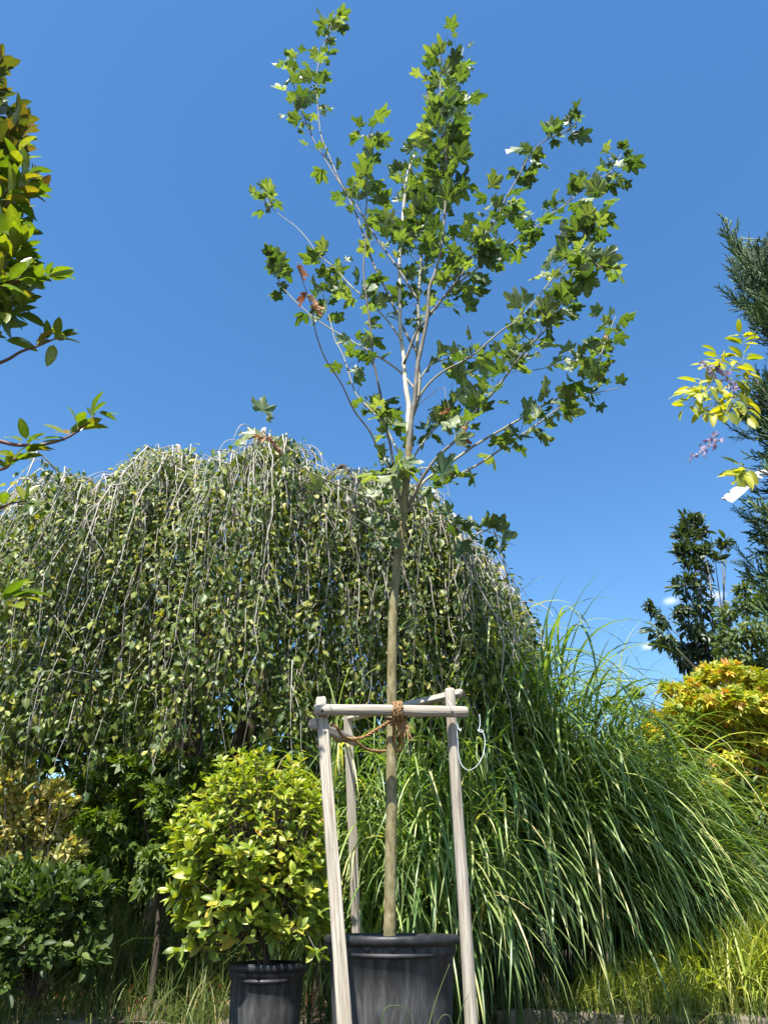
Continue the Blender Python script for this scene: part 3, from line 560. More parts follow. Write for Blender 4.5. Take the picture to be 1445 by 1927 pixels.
# ------------------------------------------------------------------ potted shrub with whorled yellow-green leaves
def potted_shrub():
    c = SHC.copy(); z0 = RIM2-.04; t = thing('potted_shrub', 'round yellow-green leafy shrub growing in the smaller black pot', 'shrub', (c[0], c[1], z0))
    cen = np.array([P(478, 1600, 3.85)[0], c[1], z0+.50]); R = np.array([.395, .36, .475])
    pos, dr, nh, sz = [], [], [], []; tw = Bag(); base = np.array([c[0], c[1], z0])
    dirs = []
    while len(dirs) < 600:
        d = rand_dirs(1)[0]
        if d[2] < -.80: continue
        if d[1] > .55 and rng.random() < .6: continue
        dirs.append(d)
    for k, d in enumerate(dirs):
        f = rng.uniform(.78, 1.08)*(1+.05*math.sin(7*d[0]+3)+.05*math.sin(6*d[2])) if k % 3 else rng.uniform(.45, .8)
        if d[0] > .55 and d[2] > -.2: f *= .93
        e = cen+R*d*f+rng.normal(0, .012, 3); mid = base*.4+e*.6+np.array([0, 0, .04])
        p = catmull([base+rng.normal(0, .015, 3)*np.array([1, 1, 0]), mid, e], 6)
        if k < 12: put_tube('stem', p, np.linspace(.007, .0018, len(p)), M['dark_bark'], t, 6)
        else: tw.add(*tube(p[5:], np.linspace(.0035, .0014, len(p)-5), 4, cap=False))
        ax = unit(p[-1]-p[-4]); ax = unit(ax+np.array([0, -.1, .35]))
        ph = rng.random()*6.28; u = unit(np.cross(ax, [.3, .2, .9])); w = np.cross(ax, u)
        big = rng.uniform(.8, 1.25)*(1.15 if d[2] < 0 else .85)
        for g, (back, tilt, s) in enumerate(((.0, .35, .75), (.004, .75, .95), (.03, 1.1, 1.0), (.065, 1.35, .95))):
            for m in range(3 if g == 1 else 2):
                a = ph+g*PI/2+m*(2*PI/3 if g == 1 else PI)+rng.normal(0, .25); rad = math.cos(a)*u+math.sin(a)*w
                ld = unit(ax*math.cos(tilt)+rad*math.sin(tilt)+rng.normal(0, .12, 3)); q = p[-1]-ax*back
                pos.append(q); dr.append(ld); nh.append(unit(ax+rng.normal(0, .25, 3)-.0*ld)); sz.append(.056*s*big*rng.uniform(.8, 1.2))
    # a few stray shoots
    for px, py, yy in ((600, 1800, 3.62), (345, 1650, 3.7), (330, 1612, 3.8), (322, 1705, 3.75), (365, 1745, 3.65), (330, 1800, 3.7), (605, 1725, 3.7)):
        e = P(px, py, yy); p = catmull([cen+(e-cen)*.45, cen+(e-cen)*.75+np.array([0, -.01, .02]), e], 6); put_tube('stem', p, np.linspace(.004, .0015, len(p)), M['twig_bark'], t, 5)
        for m in range(5):
            a = m*1.3; ld = unit(np.array([math.cos(a), -.5, math.sin(a)*.8+.2])+unit(p[-1]-p[-3])*.5); pos.append(e-unit(p[-1]-p[-3])*.012*m); dr.append(ld); nh.append(unit(np.array([0, -.3, 1])+rng.normal(0, .3, 3))); sz.append(.065)
    tw.build('twigs', M['dark_bark'], t, 'stuff')
    scatter(t, 'leaf', 'crown', OVAL, np.array(pos), frames(np.array(dr), np.array(nh)), np.array(sz), M['shrub_leaf'], 300)
potted_shrub()

# ------------------------------------------------------------------ weeping tree
def weeping_tree():
    YC = 6.4; trunk_b = P(345, 1500, YC); trunk_b[2] = .08
    t = thing('weeping_tree', 'broad weeping tree with curtains of small drooping leaves and pale arching twigs', 'tree', tuple(trunk_b))
    top = [(-210, 1230), (-150, 1150), (-60, 1070), (0, 1022), (60, 970), (100, 928), (150, 902), (195, 935), (235, 905), (290, 860), (330, 848), (370, 876), (420, 886), (465, 862), (500, 826), (545, 835), (590, 893), (640, 893), (665, 888), (720, 910), (770, 958), (820, 992), (870, 1022), (910, 1066), (945, 1120), (975, 1190), (990, 1260)]
    tw = np.array([P(x, y, YC) for x, y in top]); x0, x1 = tw[0, 0], tw[-1, 0]; xc, rx = (x0+x1)/2, (x1-x0)/2; RY = 1.75
    zsm = np.convolve(np.pad(tw[:, 2], 3, 'edge'), np.ones(7)/7, 'valid'); zam = tw[:, 2]+.12*(tw[:, 2]-zsm)
    ztop = lambda x: np.interp(x, tw[:, 0], zam)
    def dome_z(x, y, uy):
        f = min(y/YC, 1.0) if uy < 0 else 1.0           # the crown slopes down towards the viewer's side
        zr = ztop(np.clip(x/f, x0, x1)); return min(1.75+(zr-1.75)*math.sqrt(max(1-.62*uy*uy, .05)), .57+(zr-.57)*f) - .05
    th = P(350, 1330, YC); crotch = np.array([th[0], YC, 2.3])
    path = catmull([trunk_b-[0, 0, .15], trunk_b+[.03, 0, .6], trunk_b+[-.02, .02, 1.3], crotch], 8)
    put_tube('trunk', path, np.linspace(.21, .15, len(path))*(1+.05*rng.normal(size=len(path))), M['dark_bark'], t, 14)
    path = catmull([trunk_b+[.16, -.02, -.15], trunk_b+[.22, -.05, .7], trunk_b+[.42, -.1, 1.5], trunk_b+[.65, -.1, 2.4]], 8)
    put_tube('trunk', path, np.linspace(.14, .09, len(path)), M['dark_bark'], t, 12)
    tips = [(150, 905, 6.2), (330, 846, 6.3), (500, 815, 6.2), (655, 882, 6.2), (770, 955, 6.2), (880, 1030, 6.2), (60, 965, 6.4), (-80, 1060, 6.4), (420, 885, 5.8), (240, 930, 5.6), (590, 930, 5.6), (720, 990, 5.5), (80, 1020, 5.6), (500, 900, 7.2), (250, 900, 7.2), (750, 960, 7.2), (60, 980, 7.3)]
    for k, (px, py, yy) in enumerate(tips):
        a = P(px, py, yy); d = (a-crotch)*np.array([1, 1, 0]); ap = a-[0, 0, .06]
        p = catmull([crotch-[0, 0, .1], crotch*.55+ap*.45+[0, 0, .25], ap-d*.10+[0, 0, .03], ap, ap+d*.10-[0, 0, .16], ap+d*.16-[0, 0, .5]], 8)
        rad = .055*(1-np.linspace(0, 1, len(p)))**1.8+.006
        put_tube('branch', p, rad, M['weep_twig'] if k % 3 else M['dark_bark'], t, 8)
    pos, dr, nh, sz = [], [], [], []; tw_b = Bag(); made = 0
    def strand(s, out, zend, k, thick=1.0, arch=.08, dens=.0235):
        nonlocal made
        dens *= rng.uniform(.7, 1.9); ph = math.atan2(s[1]-YC, s[0]-xc)
        s = s+out*(.14*math.sin(9*ph)+.10*math.sin(17*ph+s[2]*3)+.08*math.sin(s[2]*5+s[0]*4))
        L = max(s[2]-zend, .25); n = int(np.clip(L/.16, 4, 13)); wob = rng.normal(0, .045, (n+1, 3)); wob[0] = 0; wob = np.cumsum(wob, 0)*.8
        tt = np.linspace(0, 1, n+1)[:, None]; reach = rng.uniform(.12, .38)
        p = s + out*reach*(1-np.exp(-4*tt)) + np.array([0, 0, 1.])*(arch*4*np.clip(tt*3, 0, 1)*(1-np.clip(tt*3, 0, 1))-L*tt**1.25) + wob
        back = s-out*rng.uniform(.15, .4)+np.array([0, 0, -rng.uniform(0, .12)]); p = np.vstack([back, p])
        r = np.linspace(.0065, .0012, len(p))*thick*rng.uniform(.35, 1.15)
        vis = out[1] < .1 and k % 7 == 0 and made < 110
        if vis:
            p = p+out*.10; put_tube('hanging_twig', p, np.linspace(.0085, .0022, len(p))*rng.uniform(.7, 1.1), M['weep_twig'], t, 5); made += 1
            for g in range(3):
                i0 = rng.integers(2, max(3, len(p)-3)); e = p[i0]+np.array([rng.normal(0, .13), -.04, -rng.uniform(.18, .5)]); m_ = (p[i0]+e)/2+np.array([rng.normal(0, .04), -.03, .05])
                tw_b.add(*tube(catmull([p[i0], m_, e], 4), np.linspace(.0042, .0015, 9), 4, cap=False))
        else: tw_b.add(*tube(p, r, 3, cap=False))
        m = int(L/dens); f = np.sort(rng.random(m))**.85*(len(p)-2)+1; i = np.minimum(f.astype(int), len(p)-2); a = (f-i)[:, None]
        q = p[i]*(1-a)+p[i+1]*a; rd = rng.normal(size=(m, 3)); rd[:, 2] *= .3; rd = unit(rd)
        q = q+rd*rng.uniform(.005, .075, (m, 1)); d = unit(rd*.75+np.array([0, 0, -1.0])+out*.15+rng.normal(0, .35, (m, 3)))
        pos.append(q); dr.append(d); nh.append(unit(rd*.5+out*.5+np.array([-.05, -.3, .75])+rng.normal(0, .45, (m, 3)))); sz.append(np.clip(rng.lognormal(math.log(.047), .27, m), .022, .085))
    k = 0
    while k < 1700:
        ux, uy = rng.uniform(-1, 1, 2); q = math.hypot(ux, uy)
        if q > 1: continue
        if rng.random() > .25+.75*q**1.5: continue
        if uy > .2 and rng.random() < .66: continue
        s = np.array([xc+rx*ux, YC+RY*uy, 0]); edge = q**2.2; z = 0
        zt = dome_z(s[0], s[1], uy)-rng.uniform(0, .10)
        out = unit(np.array([ux*.8+rng.normal(0, .25), uy+rng.normal(0, .25), 0])); s[2] = zt
        # the curtain's lower hem, higher to the right
        hem = 1.36 + .14*math.sin(s[0]*5)+.36*np.clip((s[0]+.6)/1.5, 0, 1)+rng.uniform(-.2, .3)
        zend = max(hem, zt-rng.uniform(.5, 2.5))
        strand(s, out, zend, k); k += 1
    # lower layers of the front curtain, hung from hidden side branches
    for k in range(900):
        a = rng.uniform(PI*.95, PI*2.02); q = rng.uniform(.72, 1.0); ux, uy = math.cos(a)*q, math.sin(a)*q
        s = np.array([xc+rx*ux, YC+RY*uy, 0]); z = dome_z(s[0], s[1], uy); s[2] = z-rng.uniform(.3, 1.9)
        if s[2] < 1.55: continue
        hem = 1.36+.36*np.clip((s[0]+.6)/1.5, 0, 1)+rng.uniform(-.25, .35); strand(s, unit(np.array([ux, uy, 0])), max(hem, s[2]-rng.uniform(.4, 1.4)), k, .8)
    for k in range(150):
        ux, uy = rng.uniform(-.92, .92), rng.uniform(-.75, .25); x, y = xc+rx*ux, YC+RY*uy; z = dome_z(x, y, uy)
        a = np.array([x, y, z-.06]); o = unit(np.array([ux+rng.normal(0, .5), uy+rng.normal(0, .5), 0])); h = rng.uniform(.05, .15); w = rng.uniform(.15, .4)
        p = catmull([a-o*w*.6-[0, 0, .05], a+[0, 0, h*.8], a+o*w*.5+[0, 0, h], a+o*w+[0, 0, h*.1], a+o*w*1.25-[0, 0, .25]], 5)
        tw_b.add(*tube(p, np.linspace(.007, .0022, len(p))*rng.uniform(.6, 1.2), 4, cap=False))
    tw_b.build('twigs', M['weep_twig'], t, 'stuff')
    scatter(t, 'leaf', 'crown', DROOP, np.vstack(pos), frames(np.vstack(dr), np.vstack(nh)), np.concatenate(sz), M['weep_leaf'], 300)
weeping_tree()

# ------------------------------------------------------------------ tall arching grass
BLADES = [blade_leaf(a0, a1, w*.76, 10, p, sd) for a0, a1, w, p, sd in [(78, -70, .030, 1.1, .05), (72, -86, .027, .9, -.05), (80, -88, .031, .75, .08), (66, -80, .026, 1.0, -.1), (80, -72, .026, 1.3, .05), (75, -60, .028, 1.0, .0), (84, -88, .029, .85, -.06), (60, -88, .027, .7, .04), (86, 10, .021, 1.6, .1), (70, -89, .031, .6, .02)]]
def tall_grass():
    c = np.array([1.12, 5.75, .08]); t = thing('ornamental_grass', 'tall fountain of arching green grass blades with pale midribs behind the pot', 'grass clump', tuple(c))
    pos, dr, sz, nh = [], [], [], []; cul = Bag(); nc = 0
    def culm(b, lean, ln, nb, L0, bias, spread=.5):
        nonlocal nc
        tip = b+unit(lean)*ln; p = catmull([b, b*.5+tip*.5+np.array([0, 0, .05]), tip], 5)
        if nc < 40: put_tube('stem', p, np.linspace(.006, .003, len(p)), M['blade'], t, 5)
        else: cul.add(*tube(p, np.linspace(.006, .003, len(p)), 4, cap=False))
        nc += 1
        for k in range(nb):
            f = .25+.75*(k+rng.random())/nb; q = b+(tip-b)*f; a = rng.random()*2*PI
            d = np.array([math.cos(a), math.sin(a), 0])*spread+bias+rng.normal(0, .12, 3); d[2] = 0
            d = unit(d); pos.append(q); dr.append(d); nh.append([0, 0, 1]); sz.append(L0*rng.uniform(.7, 1.25))
    for k in range(420):
        a = rng.random()*2*PI; q = math.sqrt(rng.random()); b = c+np.array([1.0*q*math.cos(a), .42*q*math.sin(a), 0])
        xx = (b[0]-c[0])/1.0; hgt = (2.08-1.2*max(xx, 0)**1.3-.25*max(-xx, 0))*rng.uniform(.45, 1.06)
        lean = np.array([.16*xx+.06+rng.normal(0, .05), -.10+rng.normal(0, .06)+.06*(b[1]-c[1]), 1]); culm(b, lean, hgt, 7, 1.18-.22*max(xx, 0), np.array([.36+.35*xx, -.42, 0]), .40)
    for k in range(120):      # the left wing hanging down behind the pot
        b = np.array([rng.uniform(-.40, .75), rng.uniform(4.45, 5.1), .03]); hgt = rng.uniform(.6, 1.42)*(1.0+.22*(b[0]-.1))
        culm(b, np.array([rng.normal(-.02, .05), -.06, 1]), hgt, 7, .86, np.array([-.06, -.45, 0]), .40)
    for k in range(26):       # a few late blades standing above the rest
        b = c+np.array([rng.uniform(-.45, .5), rng.uniform(-.1, .4), 1.2]); pos.append(b); a = rng.normal(.2, .9); dr.append(unit(np.array([math.sin(a)+.2, -.4*math.cos(a), 0]))); nh.append([0, 0, 1]); sz.append(rng.uniform(.9, 1.3))
    cul.build('stems', M['blade'], t, 'stuff')
    # blade template arches in its own +Y/+Z plane
    d = np.array(dr); z = np.tile([0, 0, 1.0], (len(d), 1)); z = unit(z+rng.normal(0, .08, d.shape)); y = unit(d-z*np.sum(d*z, 1)[:, None]); x = np.cross(y, z); R = np.stack([x, y, z], -1)
    scatter(t, 'blade', 'foliage', BLADES, np.array(pos), R, np.array(sz), M['blade'], 300)
tall_grass()

def ground_blades(name, label, cat, n, region, length, mat, width=.02, kind='stuff', upright=.0):
    vs = [blade_leaf(a0, a1, width, 5, 1.1, s, start=.6) for a0, a1, s in [(82, -10, .1), (75, -50, -.1), (86, 30, .05), (65, -60, .1), (88, 50, -.08)]]
    o = thing(name, label, cat, (0, 0, 0)); p = region(n); L = length(n, p); a = rng.random(n)*2*PI; d = np.c_[np.cos(a), np.sin(a)-.25, np.zeros(n)]
    z = unit(np.c_[rng.normal(0, .15, (n, 2)), np.ones(n)]); y = unit(d-z*np.sum(d*z, 1)[:, None]); R = np.stack([np.cross(y, z), y, z], -1)
    cr = scatter(o, 'blade', name, vs, p, R, L, M[mat], 0)
    for k in ('label', 'category'): cr[k] = o[k]
    cr['kind'] = kind; cr.parent = None; bpy.data.objects.remove(o); cr.name = name
def reg(x0, x1, y0, y1, z=.08): return lambda n: np.c_[rng.uniform(x0, x1, n), rng.uniform(y0, y1, n), np.full(n, z)]
def clumped(cs, s, z=.08):
    def f(n):
        c = np.array(cs)[rng.integers(0, len(cs), n)]; return np.c_[c+rng.normal(0, s, (n, 2)), np.full(n, z)]
    return f
yc = [(x, y) for x in np.arange(1.3, 3.6, .15) for y in (4.94, 5.05, 5.2)]
ground_blades('yellow_grass', 'low bright yellow-green striped grass spreading behind the stone edging', 'ground cover', 5600, clumped(yc, .09), lambda n, p: rng.uniform(.25, .62, n)*np.clip(.5+.5*(p[:, 0]-1.3), .5, 1.25), 'yellow_blade', .042)
ground_blades('short_grass', 'short green and straw weedy grass between the pots and the edging', 'grass', 4600, clumped([(rng.uniform(-3.6, 1.3), rng.uniform(4.6, 5.4)) for _ in range(115)]+[(rng.uniform(1.3, 2.9), rng.uniform(4.6, 4.8)) for _ in range(16)]+[(rng.uniform(-3, 2.9), 4.7) for _ in range(30)], .09, .02), lambda n, p: rng.uniform(.1, .38, n), 'wild_blade', .02)
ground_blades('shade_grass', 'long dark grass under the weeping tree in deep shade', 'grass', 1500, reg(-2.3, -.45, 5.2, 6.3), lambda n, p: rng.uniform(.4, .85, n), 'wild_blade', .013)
ground_blades('dry_litter', 'dry straw and fallen leaf litter on the bed', 'litter', 1500, reg(-4, 3.4, 4.9, 6.0, .085), lambda n, p: rng.uniform(.05, .16, n), 'dry_leaf', .06)
def near_grass():
    t = thing('grass_tuft', 'thin loose grass stalks standing in front of the big pot', 'grass', (POTC[0]+.1, 3.0, 0)); w = org(t)
    for pl, yy in (([(720, 1960), (720, 1915), (728, 1896), (745, 1892), (765, 1900), (780, 1925)], 2.98), ([(800, 1960), (812, 1910), (828, 1860), (846, 1814)], 2.99), ([(812, 1965), (820, 1935), (832, 1912), (845, 1912), (852, 1930)], 3.0), ([(735, 1970), (760, 1930), (772, 1900)], 2.96), ([(855, 1960), (868, 1900), (884, 1868)], 3.1)):
        pts = catmull([P(x, y, yy) for x, y in pl], 6); pts = np.vstack([[pts[0][0], pts[0][1], -.02], pts]); put_tube('stalk', pts, np.linspace(.0026, .0008, len(pts)), M['wild_blade'], t, 5)
near_grass()

# ------------------------------------------------------------------ clumped bushes and trees of the background
def bush(name, label, cat, base, clumps, leaves, mat, variants, size, nparts, bark='twig_bark', droopy=0.0, group=None, stem_r=.02, up=.5, multi=8, trunk=None, outw=.7, leafname='leaf'):
    """clumps: list of (centre, radius); leaves spread through the clumps, branches from base to each"""
    base = np.array(base, float); t = thing(name, label, cat, tuple(base), group); tw = Bag()
    C = np.array([c for c, r in clumps]); Rr = np.array([r for c, r in clumps]); cen = C.mean(0)
    split = base+np.array([0, 0, .1]) if trunk is None else np.array(trunk, float)
    if trunk is not None:
        p = catmull([base-[0, 0, .1], base*.5+split*.5+rng.normal(0, .03, 3)*[1, 1, 0], split], 6); put_tube('trunk', p, np.linspace(stem_r*1.8, stem_r*1.2, len(p)), M[bark], t, 10)
    for k, c in enumerate(C):
        p = catmull([split+rng.normal(0, .02, 3)*[1, 1, 0], split*.5+c*.5+rng.normal(0, .08, 3)*np.linalg.norm(c-split)*.6, c], 6); rad = np.linspace(stem_r, stem_r*.2, len(p))
        if k < multi: put_tube('branch', p, rad, M[bark], t, 6)
        else: tw.add(*tube(p, rad*.7, 4, cap=False))
    w = np.maximum(Rr, .6*Rr.mean())**2; ci = rng.choice(len(C), leaves, p=w/w.sum()); d = rand_dirs(leaves); f = rng.random(leaves)**.45
    pos = C[ci]+d*(Rr[ci]*f)[:, None]*np.array([1, 1, .8])
    o = unit(pos-cen+d*.4*np.abs(pos-cen).mean()); ld = unit(o*outw+rand_dirs(leaves)*.7+np.array([0, 0, up-droopy])); nh = unit(np.array([0, -.15, 1.0])+rng.normal(0, .65, (leaves, 3))+o*.4)
    for q in range(0, leaves, max(1, leaves//160)):
        tw.add(*tube([C[ci[q]], (C[ci[q]]+pos[q])/2+rng.normal(0, .01, 3), pos[q]], [stem_r*.16, stem_r*.12, stem_r*.06], 3, cap=False))
    tw.build('twigs', M[bark], t, 'stuff')
    scatter(t, leafname, 'crown', variants, pos, frames(ld, nh), size*np.clip(rng.normal(1, .28, leaves), .4, 1.7), M[mat], nparts)
    return t
def dome(c, r, n, rc, low=-.3, flat=1.0):
    out = []; c = np.array(c, float); r = np.array(r, float)
    while len(out) < n:
        d = rand_dirs(1)[0]
        if d[2] < low: continue
        out.append((c+r*d*rng.uniform(.55, 1.0), rc*rng.uniform(.7, 1.3)))
    return out
def pxc(lst, Y, dy=.25):
    """clumps from (px, py, radius px): the radius taken at that depth"""
    out = []
    for x, y, r in lst:
        p = P(x, y, Y+rng.uniform(-dy, dy)); out.append((p, r/FPX*project(p)[2][0]))
    return out
# yellow and orange maple shrub on the right
cl = pxc([(1260, 1300, 16), (1240, 1352, 22), (1225, 1378, 16), (1285, 1335, 28), (1300, 1300, 26), (1335, 1275, 26), (1372, 1266, 24), (1412, 1280, 28), (1450, 1285, 30), (1330, 1330, 36), (1380, 1325, 38), (1430, 1335, 38), (1480, 1340, 40), (1300, 1375, 34), (1350, 1385, 38), (1405, 1395, 40), (1455, 1400, 40), (1265, 1385, 24), (1500, 1300, 40), (1375, 1435, 34), (1430, 1445, 36), (1525, 1380, 50), (1330, 1440, 32), (1290, 1415, 26), (1470, 1460, 40), (1400, 1480, 34), (1345, 1480, 26), (1445, 1500, 30), (1340, 1355, 36), (1420, 1365, 36)], 6.3, .35)
b = P(1432, 1700, 6.4); b[2] = .1
bush('maple_shrub', 'golden yellow maple shrub with orange-tipped star leaves beyond the tall grass', 'shrub', b, cl, 10500, 'maple_leaf', MAPLE, .055, 220, 'dark_bark', droopy=.55, stem_r=.03, multi=12, trunk=b+[0, 0, .9])
cl = pxc([(1250, 1470, 45), (1310, 1470, 45), (1380, 1490, 45), (1445, 1500, 45), (1230, 1540, 55), (1300, 1560, 60), (1390, 1570, 55), (1460, 1570, 50), (1200, 1620, 60), (1280, 1650, 60), (1360, 1650, 60), (1440, 1640, 55), (1150, 1680, 55), (1320, 1730, 60), (1410, 1720, 60), (1230, 1720, 60), (1150, 1560, 40), (1180, 1440, 40), (1195, 1350, 28), (1155, 1330, 22), (1200, 1310, 14)], 6.1, .3)
b = P(1290, 1800, 6.2); b[2] = .1
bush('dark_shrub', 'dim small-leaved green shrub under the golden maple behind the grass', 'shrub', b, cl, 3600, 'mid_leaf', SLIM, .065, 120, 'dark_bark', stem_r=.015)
# dark cherry-like tree far right
cl = pxc([(1300, 985, 20), (1290, 1010, 20), (1318, 1005, 16), (1285, 1040, 18), (1320, 1040, 16), (1300, 1065, 20), (1325, 1075, 14), (1355, 1030, 10), (1366, 1022, 9), (1345, 1055, 10), (1295, 1100, 18), (1275, 1105, 10), (1320, 1110, 14), (1300, 1140, 18), (1280, 1150, 14), (1325, 1145, 14), (1225, 1140, 9), (1240, 1150, 11), (1250, 1170, 12), (1232, 1185, 12), (1255, 1205, 15), (1240, 1205, 9), (1275, 1215, 18), (1300, 1180, 20), (1320, 1195, 18), (1305, 1220, 20), (1330, 1230, 18), (1290, 1245, 16), (1350, 1170, 12), (1345, 1205, 14), (1310, 1260, 18), (1360, 1245, 18)], 9.5, .5)
b = P(1345, 1500, 9.5); b[2] = 0
bush('dark_leaved_tree', 'slim open tree with small dark leaves and bare stems beyond the golden maple', 'tree', b, cl, 2600, 'far_leaf', SLIM, .115, 150, 'twig_bark', droopy=.5, stem_r=.02, multi=14, trunk=P(1342, 1300, 9.5))
cl = pxc([(1372, 1160, 22), (1400, 1140, 26), (1440, 1130, 30), (1375, 1200, 28), (1415, 1190, 34), (1455, 1190, 36), (1385, 1240, 30), (1430, 1240, 36), (1480, 1230, 40), (1400, 1110, 14), (1440, 1290, 40), (1400, 1290, 34), (1500, 1160, 45), (1540, 1240, 60), (1360, 1225, 14)], 8.2, .5)
b = P(1470, 1560, 8.2); b[2] = 0
bush('green_tree', 'dense mid-green tree with small drooping leaves filling in beside the conifer', 'tree', b, cl, 4200, 'mid_leaf', SLIM, .085, 120, 'dark_bark', droopy=.8, stem_r=.04, trunk=b+[0, 0, 1.6])
# left: gold shrub, green maple, dark shrub, evergreen behind the stake frame
cl = pxc([(-60, 1500, 50), (10, 1475, 30), (50, 1460, 26), (20, 1520, 36), (70, 1500, 30), (100, 1490, 24), (60, 1550, 34), (110, 1540, 28), (95, 1575, 28), (0, 1570, 36), (-40, 1440, 40), (130, 1570, 20), (60, 1600, 30), (30, 1440, 18), (120, 1510, 24), (140, 1600, 26), (100, 1620, 26), (20, 1620, 30), (-100, 1560, 60)], 4.75, .15)
b = P(40, 1800, 4.8); b[2] = .1
bush('gold_shrub', 'shrub with cream, gold and pinkish leaves left of the green maple', 'shrub', b, cl, 4600, 'gold_leaf', OVAL, .044, 120, stem_r=.012)
cl = pxc([(180, 1480, 26), (215, 1460, 26), (260, 1455, 30), (310, 1455, 32), (360, 1455, 30), (400, 1460, 26), (200, 1510, 32), (250, 1500, 36), (310, 1505, 38), (370, 1510, 34), (170, 1545, 28), (215, 1555, 34), (270, 1550, 38), (330, 1555, 36), (380, 1560, 30), (430, 1500, 26), (200, 1600, 26), (245, 1600, 30), (165, 1470, 14), (240, 1436, 14), (330, 1432, 16), (150, 1520, 16), (180, 1570, 18), (420, 1450, 14), (140, 1600, 22), (160, 1630, 24), (240, 1640, 24), (290, 1610, 30), (340, 1600, 28), (230, 1670, 26), (280, 1655, 24), (190, 1650, 24)], 4.95, .3)
b = P(300, 1760, 5.1); b[2] = .1
bush('green_maple', 'low spreading bright green maple under the hanging curtain of the weeping tree', 'shrub', b, cl, 4600, 'green_maple', MAPLE, .052, 150, 'dark_bark', droopy=.3, stem_r=.012, trunk=P(302, 1680, 5.1), up=.2)
cl = pxc([(-40, 1660, 50), (20, 1650, 36), (80, 1655, 34), (125, 1660, 32), (160, 1665, 28), (30, 1680, 40), (90, 1680, 45), (150, 1690, 36), (10, 1730, 45), (70, 1740, 45), (130, 1750, 36), (30, 1790, 40), (90, 1790, 36), (165, 1740, 26), (-60, 1700, 60), (190, 1680, 24), (-30, 1810, 40), (60, 1830, 34), (120, 1820, 30), (0, 1850, 34), (170, 1800, 24)], 4.5, .18)
b = P(70, 1870, 4.55); b[2] = .08
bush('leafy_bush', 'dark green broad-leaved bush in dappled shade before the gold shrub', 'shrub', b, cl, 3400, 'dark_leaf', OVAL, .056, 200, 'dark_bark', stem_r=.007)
def spray_bush(name, label, cat, base, items, mat, variants, nparts, bark='dark_bark', trunk=None, tr=.03):
    base = np.array(base, float); t = thing(name, label, cat, tuple(base)); b = Bag(); pos, dr, nh, sz = [], [], [], []
    if trunk is not None: p = catmull(trunk, 6); put_tube('trunk', p, np.linspace(tr, tr*.25, len(p)), M[bark], t, 9)
    for q, d, n_, s, root in items:
        pos.append(q); dr.append(d); nh.append(n_); sz.append(s)
        if root is not None: b.add(*tube([root, (np.array(root)+q)/2, q], [.010, .007, .004], 4, cap=False))
    b.build('twigs', M[bark], t, 'stuff')
    scatter(t, 'spray', 'foliage', variants, np.array(pos), frames(np.array(dr), np.array(nh)), np.array(sz), M[mat], nparts)
# small evergreen behind the frame
SP2 = [spray(11, .5, 42, .020, 90+k, .1) for k in range(3)]
bs = P(610, 1500, 5.35); bs[2] = .08; items = []
for k in range(420):
    px, py = rng.uniform(535, 700), rng.uniform(1300, 1500)
    if py < 1300+abs(px-650)*.5*rng.uniform(.6, 1): continue
    q = P(px, py, 5.3+rng.uniform(-.2, .3)); items.append((q, unit(np.array([rng.normal(0, .4), rng.normal(-.3, .3), 1])), rand_dirs(1)[0], rng.uniform(.09, .17), None))
spray_bush('evergreen_bush', 'feathery yellow-green evergreen bush peeping over the stake rail', 'shrub', bs, items, 'small_conifer', SP2, 120, trunk=[bs-[0, 0, .1], bs+[.02, 0, .7], P(640, 1350, 5.4)])

